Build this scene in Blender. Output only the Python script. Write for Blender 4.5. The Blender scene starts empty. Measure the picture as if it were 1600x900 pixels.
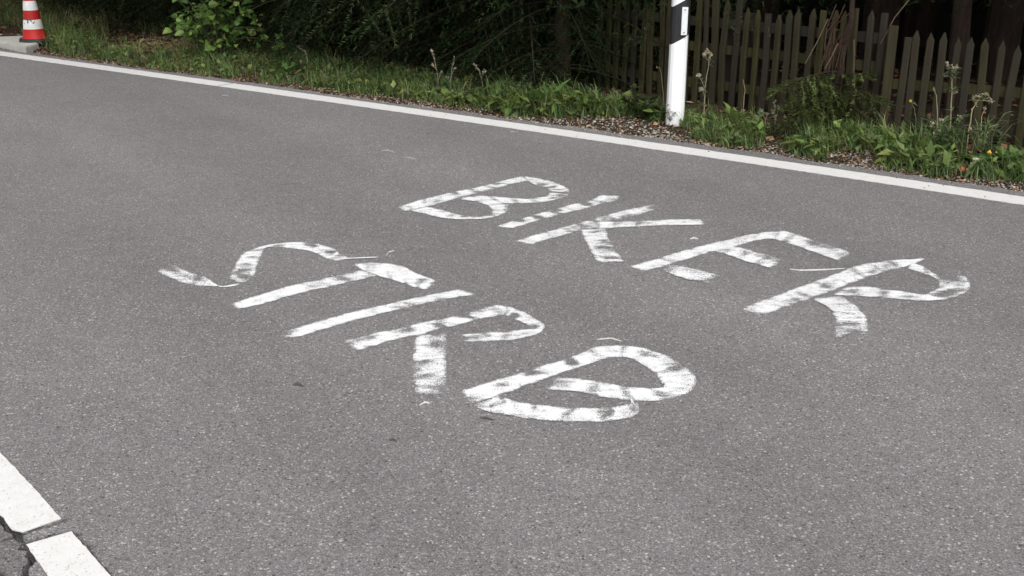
import bpy, bmesh, math, random
import numpy as np
from mathutils import Vector, Matrix

random.seed(7)
rng = np.random.default_rng(11)
S = bpy.context.scene
COL = S.collection
R = math.radians

# ------------------------------------------------------------------ camera, sky, sun, exposure
CAM_H, FPX = 1.5, 1700.0                       # eye height (m), focal length for a 1600 px wide frame
TH = math.atan(615 / FPX)                      # pitch below the horizon
cd = bpy.data.cameras.new('camera')
cd.sensor_width = 36.0
cd.lens = 36.0 * FPX / 1600.0
cd.clip_start, cd.clip_end = 0.05, 3000
cam = bpy.data.objects.new('camera', cd)
cam.location = (0, 0, CAM_H)
cam.rotation_euler = (math.pi / 2 - TH, 0, 0)
COL.objects.link(cam)
S.camera = cam

SUN_EL, SUN_AZ = R(60), R(155)                 # azimuth clockwise from +Y
w = bpy.data.worlds.new('World')
S.world = w
w.use_nodes = True
nt = w.node_tree
sky = nt.nodes.new('ShaderNodeTexSky')
sky.sky_type = 'NISHITA'
sky.sun_disc = False
sky.sun_elevation = SUN_EL
sky.sun_rotation = SUN_AZ
hs = nt.nodes.new('ShaderNodeHueSaturation')   # overcast: the blue is gone from the sky
hs.inputs['Saturation'].default_value = 0.10
bg = nt.nodes['Background']
bg.inputs['Strength'].default_value = 0.15
nt.links.new(sky.outputs[0], hs.inputs['Color'])
nt.links.new(hs.outputs[0], bg.inputs['Color'])
sl = bpy.data.lights.new('sun', 'SUN')
sl.energy = 1.25
sl.angle = R(35)
sl.color = (1.0, 0.965, 0.93)
so = bpy.data.objects.new('sun', sl)
sdir = Vector((math.sin(SUN_AZ) * math.cos(SUN_EL), math.cos(SUN_AZ) * math.cos(SUN_EL), math.sin(SUN_EL)))
so.rotation_euler = sdir.to_track_quat('Z', 'Y').to_euler()
so.location = (0, 0, 30)
COL.objects.link(so)
S.view_settings.view_transform = 'Standard'
S.view_settings.look = 'None'
S.view_settings.exposure = 1.0
S.view_settings.gamma = 1.0


# ------------------------------------------------------------------ survey helpers
def G(x, y, z=0.0):
    """A point of the level ground (or of the level z), surveyed from the photograph."""
    c, s = math.cos(TH), math.sin(TH)
    u, v = (x - 800) / FPX, (450 - y) / FPX
    d = np.array([u, c + v * s, -s + v * c])
    t = (z - CAM_H) / d[2]
    return np.array([0, 0, CAM_H]) + t * d


def HT(P, y):
    """Height above ground at plan position P of what is seen at picture height y."""
    c, s = math.cos(TH), math.sin(TH)
    v = (450 - y) / FPX
    return CAM_H + P[1] / (c + v * s) * (-s + v * c)


def tag(o, label=None, cat=None, group=None, kind=None):
    if label: o['label'] = label
    if cat: o['category'] = cat
    if group: o['group'] = group
    if kind: o['kind'] = kind
    return o


def empty(name, loc=(0, 0, 0), rz=0.0):
    o = bpy.data.objects.new(name, None)
    o.empty_display_size = 0.1
    COL.objects.link(o)
    o.location = tuple(float(a) for a in loc)
    o.rotation_euler = (0, 0, rz)
    return o


class MB:
    """Collects vertices, faces and a tint per vertex; build() links them as ONE mesh object."""
    def __init__(self):
        self.v, self.f, self.c, self.n = [], [], [], 0

    def add(self, verts, faces, col=(1, 1, 1)):
        verts = np.asarray(verts, float).reshape(-1, 3)
        col = np.asarray(col, float)
        if col.ndim == 1:
            col = np.tile(col, (len(verts), 1))
        self.v.append(verts)
        self.c.append(col)
        self.f.append((np.asarray(faces, int) + self.n))
        self.n += len(verts)

    def tube(self, pts, rad, n=6, col=(1, 1, 1), cap=True):
        pts = np.asarray(pts, float)
        rad = np.broadcast_to(np.asarray(rad, float), (len(pts),))
        tg = np.gradient(pts, axis=0)
        tg /= np.linalg.norm(tg, axis=1)[:, None] + 1e-12
        up = np.array([0.13, 0.31, 1.0]) if abs(tg[0][2]) < 0.9 else np.array([1.0, 0.2, 0.1])
        a = np.cross(tg, up); a /= np.linalg.norm(a, axis=1)[:, None]
        b = np.cross(tg, a)
        ang = np.arange(n) * 2 * np.pi / n
        V = pts[:, None] + rad[:, None, None] * (np.cos(ang)[None, :, None] * a[:, None] + np.sin(ang)[None, :, None] * b[:, None])
        F = []
        for i in range(len(pts) - 1):
            for j in range(n):
                k = (j + 1) % n
                F.append((i * n + j, i * n + k, (i + 1) * n + k, (i + 1) * n + j))
        self.add(V.reshape(-1, 3), F, col)
        if cap:
            self.add(V[-1], [tuple([j, (j + 1) % n, (j + 2) % n, (j + 2) % n]) for j in range(0)] or np.zeros((0, 4), int), col)
            c = V[-1].mean(0)
            self.add(np.vstack([V[-1], c[None]]), [(j, (j + 1) % n, n, n) for j in range(n)], col)

    def mesh(self, name):
        me = bpy.data.meshes.new(name)
        V = np.vstack(self.v)
        fl = []
        for F in self.f:
            if len(F) == 0: continue
            if F.shape[1] == 4:
                q = F[F[:, 2] != F[:, 3]]
                t = F[F[:, 2] == F[:, 3]][:, :3]
                if len(q): fl.append(q)
                if len(t): fl.append(t)
            else:
                fl.append(F)
        loops = np.concatenate([F.reshape(-1) for F in fl])
        sizes = np.concatenate([np.full(len(F), F.shape[1]) for F in fl])
        starts = np.concatenate([[0], np.cumsum(sizes)[:-1]])
        me.vertices.add(len(V)); me.vertices.foreach_set('co', V.reshape(-1).astype(np.float32))
        me.loops.add(len(loops)); me.loops.foreach_set('vertex_index', loops.astype(np.int32))
        me.polygons.add(len(sizes))
        me.polygons.foreach_set('loop_start', starts.astype(np.int32))
        at = me.color_attributes.new('tint', 'FLOAT_COLOR', 'POINT')
        C = np.ones((len(V), 4), np.float32); C[:, :3] = np.vstack(self.c)
        at.data.foreach_set('color', C.reshape(-1))
        me.polygons.foreach_set('use_smooth', np.zeros(len(sizes), bool))
        me.update(calc_edges=True)
        me.validate()
        return me

    def build(self, name, mat, parent=None, smooth=False):
        me = self.mesh(name)
        me.materials.append(mat)
        if smooth:
            me.polygons.foreach_set('use_smooth', np.ones(len(me.polygons), bool))
        return link(name, me, parent)


def link(name, me, parent=None, loc=(0, 0, 0), rot=(0, 0, 0), scale=(1, 1, 1)):
    o = bpy.data.objects.new(name, me)
    COL.objects.link(o)
    o.parent = parent
    o.location = tuple(float(a) for a in loc); o.rotation_euler = rot; o.scale = scale
    return o


# ------------------------------------------------------------------ materials
class NT:
    def __init__(self, name):
        self.m = bpy.data.materials.new(name)
        self.m.use_nodes = True
        self.t = self.m.node_tree
        self.t.nodes.clear()
        self.out = self.t.nodes.new('ShaderNodeOutputMaterial')

    def n(self, kind, ins=None, **kw):
        nd = self.t.nodes.new('ShaderNode' + kind)
        for k, v in kw.items(): setattr(nd, k, v)
        for k, v in (ins or {}).items():
            if hasattr(v, 'links') or hasattr(v, 'is_linked'):
                self.t.links.new(v, nd.inputs[k])
            else:
                nd.inputs[k].default_value = v
        return nd

    def ramp(self, fac, stops, interp='LINEAR'):
        nd = self.t.nodes.new('ShaderNodeValToRGB')
        nd.color_ramp.interpolation = interp
        el = nd.color_ramp.elements
        while len(el) < len(stops): el.new(0.5)
        for e, (p, c) in zip(el, stops):
            e.position = p
            e.color = (c, c, c, 1) if not hasattr(c, '__len__') else tuple(c) + (1,)
        self.t.links.new(fac, nd.inputs[0])
        return nd.outputs[0]

    def math(self, op, a, b=0.0, clamp=False):
        nd = self.n('Math', {0: a, 1: b}, operation=op, use_clamp=clamp)
        return nd.outputs[0]

    def mix(self, fac, a, b, mode='MIX'):
        nd = self.n('Mix', data_type='RGBA', blend_type=mode)
        for i, v in ((0, fac), (6, a), (7, b)):
            if hasattr(v, 'is_linked'): self.t.links.new(v, nd.inputs[i])
            else: nd.inputs[i].default_value = v if i == 0 else tuple(v) + (1,) * (4 - len(v))
        return nd.outputs[2]

    def noise(self, co, scale, detail=3.0, rough=0.55):
        return self.n('TexNoise', {'Vector': co, 'Scale': scale, 'Detail': detail, 'Roughness': rough}).outputs[0]

    def done(self, sh):
        self.t.links.new(sh, self.out.inputs['Surface'])
        return self.m


def mat_asphalt(name, k=1.0):
    m = NT(name)
    co = m.n('TexCoord').outputs['Object']
    wob = m.n('TexNoise', {'Vector': co, 'Scale': 90.0, 'Detail': 2.0})
    cw = m.n('VectorMath', {0: co, 1: m.n('VectorMath', {0: wob.outputs[1], 3: 0.006}, operation='SCALE').outputs[0]}, operation='ADD').outputs[0]
    v1 = m.n('TexVoronoi', {'Vector': cw, 'Scale': 225.0, 'Randomness': 1.0})
    v2 = m.n('TexVoronoi', {'Vector': cw, 'Scale': 430.0, 'Randomness': 1.0})
    sep1 = m.n('SeparateColor', {0: v1.outputs['Color']})
    sep2 = m.n('SeparateColor', {0: v2.outputs['Color']})
    g1 = m.ramp(sep1.outputs[0], [(0.0, 0.055 * k), (0.22, 0.105 * k), (0.6, 0.15 * k), (0.86, 0.20 * k), (0.95, 0.30 * k), (1.0, 0.48 * k)])
    g2 = m.ramp(sep2.outputs[0], [(0.0, 0.045 * k), (0.3, 0.11 * k), (0.75, 0.17 * k), (1.0, 0.30 * k)])
    g = m.mix(0.5, g1, g2)
    v3 = m.n('TexVoronoi', {'Vector': cw, 'Scale': 88.0, 'Randomness': 1.0})
    s3 = m.n('SeparateColor', {0: v3.outputs['Color']})
    core = m.ramp(v3.outputs['Distance'], [(0.22, 1.0), (0.42, 0.0)])
    g = m.mix(m.math('MULTIPLY', core, m.ramp(s3.outputs[0], [(0.90, 0.0), (0.93, 0.85)])), g, (0.42 * k, 0.40 * k, 0.38 * k))
    g = m.mix(m.math('MULTIPLY', core, m.ramp(s3.outputs[1], [(0.90, 0.0), (0.93, 0.8)])), g, (0.035, 0.034, 0.033))
    dn = m.noise(co, 420.0, 2.0)
    g = m.mix(1.0, g, m.ramp(dn, [(0.25, 0.62), (0.75, 1.32)]), 'MULTIPLY')
    lo = m.noise(co, 1.1, 5.0, 0.6)
    g = m.mix(1.0, g, m.ramp(lo, [(0.3, 0.93), (0.7, 1.06)]), 'MULTIPLY')
    ws = m.n('Mapping', {'Vector': m.n('Mapping', {'Vector': co, 'Rotation': (0, 0, R(-128))}).outputs[0], 'Scale': (0.16, 1.25, 1.0)}).outputs[0]
    big = m.noise(ws, 1.0, 5.0, 0.6)
    g = m.mix(1.0, g, m.ramp(big, [(0.30, 0.89), (0.66, 1.07)]), 'MULTIPLY')
    mid = m.noise(co, 9.0, 4.0, 0.65)
    g = m.mix(1.0, g, m.ramp(mid, [(0.3, 0.94), (0.7, 1.05)]), 'MULTIPLY')
    hue = m.noise(co, 3.3, 3.0)
    tint = m.mix(hue, (1.015, 0.98, 0.995), (1.015, 0.988, 0.98))
    warm = m.mix(sep1.outputs[1], (1.04, 0.99, 0.96), (0.97, 0.99, 1.02))
    g = m.mix(1.0, g, tint, 'MULTIPLY')
    g = m.mix(1.0, g, warm, 'MULTIPLY')
    hgt = m.math('ADD', m.math('MULTIPLY', sep1.outputs[2], 0.8), m.math('MULTIPLY', m.math('SUBTRACT', 0.6, v1.outputs['Distance']), 1.0))
    hgt = m.math('ADD', hgt, m.math('MULTIPLY', sep2.outputs[1], 0.5))
    bp = m.n('Bump', {'Height': hgt, 'Strength': 0.55, 'Distance': 0.004})
    p = m.n('BsdfPrincipled', {'Base Color': g, 'Roughness': 0.85, 'Normal': bp.outputs[0]})
    p.inputs['Specular IOR Level'].default_value = 0.3
    return m.done(p.outputs[0])


def mat_paint(name, worn=1.0):
    """White road paint rolled on by hand: the asphalt's pores and the roller's skips stay bare."""
    m = NT(name)
    co = m.n('TexCoord').outputs['Object']
    uv = m.n('UVMap', uv_map='stroke').outputs[0]
    cv = m.n('Attribute', attribute_name='cover').outputs['Fac']
    st = m.n('Mapping', {'Vector': uv, 'Scale': (17.0, 7.0, 1.0)}).outputs[0]
    n1 = m.noise(st, 1.0, 5.0, 0.65)
    st2 = m.n('Mapping', {'Vector': co, 'Scale': (16.0, 44.0, 1.0)}).outputs[0]
    n2 = m.noise(st2, 1.0, 4.0, 0.7)
    gr = m.noise(co, 240.0, 2.0, 0.6)
    ns = m.math('ADD', m.math('MULTIPLY', m.math('SUBTRACT', n1, 0.5), 1.4 * worn), m.math('MULTIPLY', m.math('SUBTRACT', n2, 0.5), 2.0 * worn))
    ns = m.math('ADD', ns, m.math('MULTIPLY', m.math('SUBTRACT', gr, 0.5), 3.5 * worn))
    thin = m.ramp(cv, [(0.35, 1.0), (1.0, 0.95)])          # thin paint breaks up more than thick
    a = m.math('ADD', cv, m.math('MULTIPLY', ns, thin))
    al = m.ramp(a, [(0.32, 0.0), (0.60, 0.6), (0.88, 1.0)])
    al = m.math('MULTIPLY', al, m.ramp(m.noise(co, 7.0, 4.0, 0.7), [(0.33, 0.86), (0.55, 1.0)]))
    c = m.mix(m.noise(co, 30.0, 4.0), (0.66, 0.67, 0.68), (0.77, 0.77, 0.77))
    bp = m.n('Bump', {'Height': gr, 'Strength': 0.35, 'Distance': 0.003})
    p = m.n('BsdfPrincipled', {'Base Color': c, 'Roughness': 0.7, 'Normal': bp.outputs[0]})
    tr = m.n('BsdfTransparent')
    mx = m.n('MixShader', {0: al, 1: tr.outputs[0], 2: p.outputs[0]})
    return m.done(mx.outputs[0])


def mat_line(name):
    m = NT(name)
    co = m.n('TexCoord').outputs['Object']
    c = m.mix(m.noise(co, 22.0, 5.0, 0.7), (0.50, 0.49, 0.47), (0.70, 0.70, 0.69))
    sp = m.noise(co, 150.0, 2.0)
    c = m.mix(m.ramp(sp, [(0.30, 0.9), (0.37, 0.0)]), c, (0.30, 0.29, 0.28))
    bp = m.n('Bump', {'Height': sp, 'Strength': 0.3, 'Distance': 0.003})
    p = m.n('BsdfPrincipled', {'Base Color': c, 'Roughness': 0.65, 'Normal': bp.outputs[0]})
    return m.done(p.outputs[0])


def mat_leaf(name, gain=1.0, transl=0.3, rough=0.55, spec=0.25):
    m = NT(name)
    co = m.n('TexCoord').outputs['Object']
    at = m.n('Attribute', attribute_name='tint').outputs['Color']
    rnd = m.n('ObjectInfo').outputs['Random']
    c = m.mix(1.0, at, m.ramp(m.noise(co, 26.0, 3.0), [(0.3, 0.75 * gain), (0.7, 1.25 * gain)]), 'MULTIPLY')
    c = m.mix(1.0, c, m.ramp(rnd, [(0.0, (0.82, 0.85, 0.8)), (1.0, (1.2, 1.12, 1.0))]), 'MULTIPLY')
    p = m.n('BsdfPrincipled', {'Base Color': c, 'Roughness': rough})
    p.inputs['Specular IOR Level'].default_value = spec
    t = m.n('BsdfTranslucent', {'Color': c})
    mx = m.n('MixShader', {0: transl, 1: p.outputs[0], 2: t.outputs[0]})
    return m.done(mx.outputs[0])


def mat_noise(name, a, b, scale, rough=0.8, bump=0.3, stretch=(1, 1, 1), dist=0.01, vary=None, spec=0.3):
    m = NT(name)
    co = m.n('TexCoord').outputs['Object']
    mp = m.n('Mapping', {'Vector': co, 'Scale': stretch}).outputs[0]
    n = m.noise(mp, scale, 5.0, 0.65)
    c = m.mix(m.ramp(n, [(0.3, 0.0), (0.7, 1.0)]), a, b)
    if vary:
        c = m.mix(m.ramp(m.n('ObjectInfo').outputs['Random'], [(0.1, 0.0), (0.9, 0.85)]), c, vary)
    bp = m.n('Bump', {'Height': n, 'Strength': bump, 'Distance': dist})
    p = m.n('BsdfPrincipled', {'Base Color': c, 'Roughness': rough, 'Normal': bp.outputs[0]})
    p.inputs['Specular IOR Level'].default_value = spec
    return m.done(p.outputs[0])


def mat_ground():
    m = NT('soil')
    co = m.n('TexCoord').outputs['Object']
    n1, n2, n3 = m.noise(co, 1.7, 5.0, 0.6), m.noise(co, 28.0, 5.0, 0.7), m.noise(co, 120.0, 3.0, 0.6)
    c = m.mix(n2, (0.022, 0.016, 0.011), (0.075, 0.055, 0.04))
    c = m.mix(m.ramp(n1, [(0.45, 0.0), (0.65, 0.6)]), c, (0.03, 0.035, 0.015))
    c = m.mix(m.ramp(n3, [(0.62, 0.0), (0.72, 0.8)]), c, (0.12, 0.10, 0.08))
    bp = m.n('Bump', {'Height': m.math('ADD', n2, n3), 'Strength': 0.8, 'Distance': 0.02})
    p = m.n('BsdfPrincipled', {'Base Color': c, 'Roughness': 0.95, 'Normal': bp.outputs[0]})
    p.inputs['Specular IOR Level'].default_value = 0.1
    return m.done(p.outputs[0])


M = dict(
    asphalt=mat_asphalt('asphalt', 1.19), asphalt_old=mat_asphalt('asphalt_old', 0.92),
    paint=mat_paint('rolled_paint'), line=mat_line('line_paint'), soil=mat_ground(),
    grass=mat_leaf('grass', 1.0, 0.35, 0.5), leaf=mat_leaf('leaf', 1.0, 0.3, 0.45), needle=mat_leaf('needle', 1.0, 0.12, 0.8, 0.05),
    litter=mat_leaf('litter', 1.0, 0.1, 0.8), stone=mat_leaf('stone', 1.0, 0.0, 0.8),
    stalk=mat_leaf('stalk', 1.0, 0.1, 0.7),
    bark=mat_noise('bark', (0.014, 0.009, 0.006), (0.045, 0.027, 0.02), 14.0, 0.95, 0.9, (1, 1, 0.25), 0.03),
    wood=mat_noise('weathered_wood', (0.026, 0.024, 0.011), (0.072, 0.065, 0.029), 22.0, 0.9, 0.4, (1, 1, 0.12), 0.006, (0.034, 0.028, 0.025), 0.08),
    scuff=mat_noise('scuff', (0.24, 0.235, 0.23), (0.34, 0.33, 0.32), 60.0, 0.9, 0.3),
    concrete=mat_noise('concrete', (0.36, 0.35, 0.32), (0.52, 0.51, 0.47), 9.0, 0.9, 0.3),
    post_white=mat_noise('post_white', (0.82, 0.82, 0.82), (0.88, 0.88, 0.88), 6.0, 0.4, 0.02, (1, 1, 1), 0.002),
    post_black=mat_noise('post_black', (0.018, 0.018, 0.02), (0.03, 0.03, 0.032), 12.0, 0.5, 0.03),
    reflector=mat_noise('reflector', (0.68, 0.70, 0.71), (0.80, 0.81, 0.82), 60.0, 0.25, 0.1, (1, 1, 1), 0.002),
    screw=mat_noise('screw', (0.05, 0.05, 0.05), (0.1, 0.1, 0.1), 60.0, 0.5, 0.1),
    cone_red=mat_noise('cone_red', (0.34, 0.014, 0.012), (0.48, 0.018, 0.015), 5.0, 0.55, 0.05),
    cone_white=mat_noise('cone_white', (0.55, 0.55, 0.53), (0.8, 0.8, 0.79), 9.0, 0.5, 0.05),
    rubber=mat_noise('rubber', (0.022, 0.022, 0.026), (0.05, 0.05, 0.055), 20.0, 0.7, 0.2),
    dirt_mark=mat_noise('dirt_mark', (0.045, 0.045, 0.045), (0.11, 0.105, 0.10), 80.0, 0.8, 0.2),
)

# ------------------------------------------------------------------ the road and its verge (plan curves)
_tx = [0, 100, 300, 400, 500, 700, 800, 900, 1200, 1400, 1600]
_top = np.polyfit(_tx, [81, 93, 123, 136, 150, 178, 191, 205, 249.5, 278.5, 308], 3)
_bot = np.polyfit(_tx, [87.7, 99.5, 130, 143.8, 158.3, 187, 200, 215, 262, 291, 321], 3)
_xs = np.linspace(-120, 1720, 60)
_inner = np.array([G(x, np.polyval(_bot, x))[:2] for x in _xs])
_outer = np.array([G(x, np.polyval(_top, x))[:2] for x in _xs])
_mid = (_inner + _outer) / 2


def extend(P, n0, step0, curv):
    """Carry a plan curve on beyond the picture along its own bend."""
    d = P[-1] - P[-4]; a = math.atan2(d[1], d[0]); out = []; p = P[-1]; st = step0
    for i in range(n0):
        a += curv * st
        p = p + st * np.array([math.cos(a), math.sin(a)])
        out.append(p); st = min(st * 1.12, 6.0)
    return np.vstack([P, out])


line_c = extend(_mid, 26, 0.5, -0.008)                      # to the right, bending away
line_c = extend(line_c[::-1], 26, 0.5, 0.012)[::-1]         # to the left
_d = np.gradient(line_c, axis=0)
_t = _d / np.linalg.norm(_d, axis=1)[:, None]
line_n = np.stack([-_t[:, 1], _t[:, 0]], 1)                 # towards the wood
_s = np.concatenate([[0], np.cumsum(np.linalg.norm(np.diff(line_c, axis=0), axis=1))])
_i0 = 26
S0, S1 = _s[_i0], _s[_i0 + 59]
LW = 0.165
print('frame along', S0, S1, 'line len', S1 - S0, 'mean width', np.linalg.norm(_inner - _outer, axis=1).mean())


def along(s, d):
    """Plan point s metres along the edge line and d metres beyond its centre."""
    s = np.asarray(s, float); d = np.asarray(d, float)
    x = np.interp(s, _s, line_c[:, 0]); y = np.interp(s, _s, line_c[:, 1])
    nx = np.interp(s, _s, line_n[:, 0]); ny = np.interp(s, _s, line_n[:, 1])
    return np.stack([x + nx * d, y + ny * d], -1)


def s_of(px):
    """Distance along the edge line at picture column px."""
    return np.interp(px, _xs, _s[_i0:_i0 + 60])


def px_of(s):
    return np.interp(s, _s[_i0:_i0 + 60], _xs)


def sx_of(s, d):
    """Picture column of the ground d metres beyond the asphalt edge."""
    q = along(s, np.asarray(d) + edge_off(s))
    return 800 + FPX * q[..., 0] / (q[..., 1] * math.cos(TH) + CAM_H * math.sin(TH))


def vnoise(p, f, seed=0):
    """Cheap smooth value noise in the plan."""
    r = np.random.default_rng(seed).random((64, 64))
    q = np.asarray(p) * f
    i = np.floor(q).astype(int); u = q - i; u = u * u * (3 - 2 * u)
    a = r[i[..., 0] % 64, i[..., 1] % 64]; b = r[(i[..., 0] + 1) % 64, i[..., 1] % 64]
    c = r[i[..., 0] % 64, (i[..., 1] + 1) % 64]; d = r[(i[..., 0] + 1) % 64, (i[..., 1] + 1) % 64]
    return (a * (1 - u[..., 0]) + b * u[..., 0]) * (1 - u[..., 1]) + (c * (1 - u[..., 0]) + d * u[..., 0]) * u[..., 1]


def edge_off(s):
    """How far the asphalt runs on beyond the line's centre (ragged)."""
    px = px_of(s)
    base = np.interp(px, [0, 350, 800, 1100, 1300, 1600], [0.19, 0.19, 0.21, 0.21, 0.21, 0.23])
    sv = np.stack([np.asarray(s, float), np.zeros_like(s, dtype=float)], -1)
    return base + 0.05 * (vnoise(sv, 5.0, 3) - 0.5) + 0.035 * (vnoise(sv, 23.0, 4) - 0.5)


def verge_z(s, d):
    e = d - edge_off(s)
    z = np.interp(e, [-0.1, 0.0, 0.12, 0.5, 1.2, 3, 8, 60], [-0.05, -0.012, 0.0, 0.03, 0.05, 0.06, 0.12, 0.3])
    p = along(s, d)
    return z + np.clip(e, 0, 0.4) * 0.10 * (vnoise(p, 5.0, 8) - 0.5)


# ground to the horizon, verge, road
gb = MB()
gb.add([(-900, -900, -0.09), (900, -900, -0.09), (900, 900, -0.09), (-900, 900, -0.09)], [(0, 1, 2, 3)])
tag(gb.build('ground', M['soil']), kind='structure')

ss = np.concatenate([np.linspace(0, S0 - 1, 40), np.linspace(S0 - 0.95, S1 + 0.9, 260), np.linspace(S1 + 1, _s[-1], 40)])
rel = np.array([-0.10, 0.0, 0.03, 0.07, 0.12, 0.18, 0.25, 0.33, 0.42, 0.55, 0.7, 0.9, 1.2, 1.6, 2.2, 3.0, 4.5, 7, 11, 18, 30, 45])
SS, RR = np.meshgrid(ss, rel, indexing='ij')
DD = RR + edge_off(SS)
P = along(SS, DD)
Z = verge_z(SS, DD)
vb = MB()
nr = len(rel)
idx = np.arange(len(ss) * nr).reshape(len(ss), nr)
vb.add(np.dstack([P, Z]).reshape(-1, 3), np.stack([idx[:-1, :-1], idx[1:, :-1], idx[1:, 1:], idx[:-1, 1:]], -1).reshape(-1, 4))
tag(vb.build('verge', M['soil'], smooth=True), kind='structure')

# the road: a sheet with a finely meshed corner that holds the cracks
PX0, PX1, PY0, PY1 = -1.75, -0.60, 2.05, 3.15
rd = bmesh.new()
outer = [tuple(p) for p in along(ss, edge_off(ss))]
far = [tuple(p) for p in along(ss[::12], -8.6 + 0 * ss[::12])][::-1]
loop = [rd.verts.new((x, y, 0)) for x, y in outer + far]
ed = [rd.edges.new((loop[i], loop[(i + 1) % len(loop)])) for i in range(len(loop))]
hole = [rd.verts.new((x, y, 0)) for x, y in ((PX0, PY0), (PX1, PY0), (PX1, PY1), (PX0, PY1))]
ed += [rd.edges.new((hole[i], hole[(i + 1) % 4])) for i in range(4)]
bmesh.ops.triangle_fill(rd, edges=ed, use_beauty=True)
bmesh.ops.recalc_face_normals(rd, faces=rd.faces)
me = bpy.data.meshes.new('road')
rd.to_mesh(me); rd.free()
if me.polygons[0].normal.z < 0: me.flip_normals()
me.materials.append(M['asphalt'])
road = link('road', me)
tag(road, 'grey asphalt country road with hand-painted words and white lines', kind='structure')


def q7(pts):                                   # corner of the photograph, enlarged four times
    return [G(x / 4, 675 + y / 4)[:2] for x, y in pts]


def jag(pts, amp, seed, step=0.02):
    r = np.random.default_rng(seed); out = []
    pts = [np.asarray(p) for p in pts]
    for a, b in zip(pts[:-1], pts[1:]):
        n = max(2, int(np.linalg.norm(b - a) / step))
        for i in range(n):
            out.append(a + (b - a) * i / n + r.normal(0, amp, 2))
    out.append(pts[-1]); return np.array(out)


cracks = [(jag(q7([(-420, -60), (-200, 280), (0, 515), (60, 610), (130, 650), (165, 690), (200, 790), (165, 850), (150, 930), (210, 1100)]), 0.006, 1), 0.0085, 0.06),
          (jag(q7([(135, 640), (200, 615), (300, 585), (425, 545)]), 0.0025, 2), 0.0048, 0.035),
          (jag(q7([(160, 692), (250, 672), (340, 648), (440, 628), (500, 640)]), 0.0025, 3), 0.0045, 0.03),
          (jag(q7([(-60, 700), (40, 672), (130, 650)]), 0.0025, 4), 0.0045, 0.03),
          (jag(q7([(440, 630), (490, 665), (545, 715), (600, 790), (690, 900), (760, 1000)]), 0.003, 5), 0.0040, 0.025),
          (jag(q7([(545, 725), (600, 715)]), 0.002, 6), 0.005, 0.012),
          (jag(q7([(-30, 850), (20, 900), (60, 1000)]), 0.004, 8), 0.009, 0.06),
          (jag(q7([(200, 790), (225, 800)]), 0.002, 9), 0.006, 0.015)]
cs = 0.0034
gx, gy = np.linspace(PX0, PX1, int((PX1 - PX0) / cs)), np.linspace(PY0, PY1, int((PY1 - PY0) / cs))
XX, YY = np.meshgrid(gx, gy, indexing='ij')
ZZ = np.zeros_like(XX)


def seg_dist(X, Y, pl):
    best = np.full(X.shape, 9.0)
    for a, b in zip(pl[:-1], pl[1:]):
        d = b - a; L = d @ d + 1e-12
        t = np.clip(((X - a[0]) * d[0] + (Y - a[1]) * d[1]) / L, 0, 1)
        best = np.minimum(best, np.hypot(X - a[0] - t * d[0], Y - a[1] - t * d[1]))
    return best


for ci, (pl, wd, dp) in enumerate(cracks):
    dist = seg_dist(XX, YY, pl)
    wv = wd * (0.6 + 0.9 * vnoise(np.dstack([XX, YY]), 22.0, 40 + ci))
    ZZ = np.minimum(ZZ, -dp * np.clip(3.0 - dist / wv * 3.0, 0, 1))
ZZ[0, :] = ZZ[-1, :] = 0; ZZ[:, 0] = ZZ[:, -1] = 0
ci_ = np.arange(XX.size).reshape(XX.shape)
F = np.stack([ci_[:-1, :-1], ci_[1:, :-1], ci_[1:, 1:], ci_[:-1, 1:]], -1).reshape(-1, 4)
cb = MB(); cb.add(np.dstack([XX, YY, ZZ]).reshape(-1, 3), F)
cme = cb.mesh('cracked_surface')
cme.materials.append(M['asphalt']); cme.materials.append(M['asphalt_old'])
main = cracks[0][0]
fc = np.dstack([XX, YY]).reshape(-1, 2)[F].mean(1)
mx_ = np.interp(-fc[:, 1], -main[:, 1][np.argsort(-main[:, 1])], main[:, 0][np.argsort(-main[:, 1])])
cme.polygons.foreach_set('material_index', (fc[:, 0] < mx_).astype(np.int32))
tag(link('cracked_surface', cme, road), 'cracked patch of asphalt at the centre line')


def strip_mesh(name, left, right, z, mat, parent, thick=0.003):
    """A painted strip with a real (thin) edge."""
    n = len(left)
    V = np.vstack([np.column_stack([left, np.full(n, z)]), np.column_stack([right, np.full(n, z)]),
                   np.column_stack([left, np.full(n, z - thick)]), np.column_stack([right, np.full(n, z - thick)])])
    i = np.arange(n - 1)
    F = np.vstack([np.stack([i, i + 1, n + i + 1, n + i], -1), np.stack([i, 2 * n + i, 2 * n + i + 1, i + 1], -1),
                   np.stack([n + i, n + i + 1, 3 * n + i + 1, 3 * n + i], -1)])
    F = np.vstack([F, [(0, n, 3 * n, 2 * n), (n - 1, 3 * n - 1, 4 * n - 1, 2 * n - 1)]])
    b = MB(); b.add(V, F)
    return b.build(name, mat, parent)


r3 = np.random.default_rng(5)
brk = s_of(352)
for a, b in ((0.5, brk - 0.012), (brk + 0.012, _s[-1] - 0.5)):
    lo, hi = max(a, S0 - 1), min(b, S1 + 1)
    sv = np.concatenate([np.arange(a, lo - .2, 0.4), np.arange(lo, hi, 0.03), np.arange(hi + .2, b - .2, 0.4), [b]])
    w1 = LW / 2 + r3.normal(0, 0.0022, len(sv)); w2 = LW / 2 + r3.normal(0, 0.0022, len(sv))
    tag(strip_mesh('edge_line', along(sv, w1), along(sv, -w2), 0.004, M['line'], road), 'long white edge line of the road')


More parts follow.
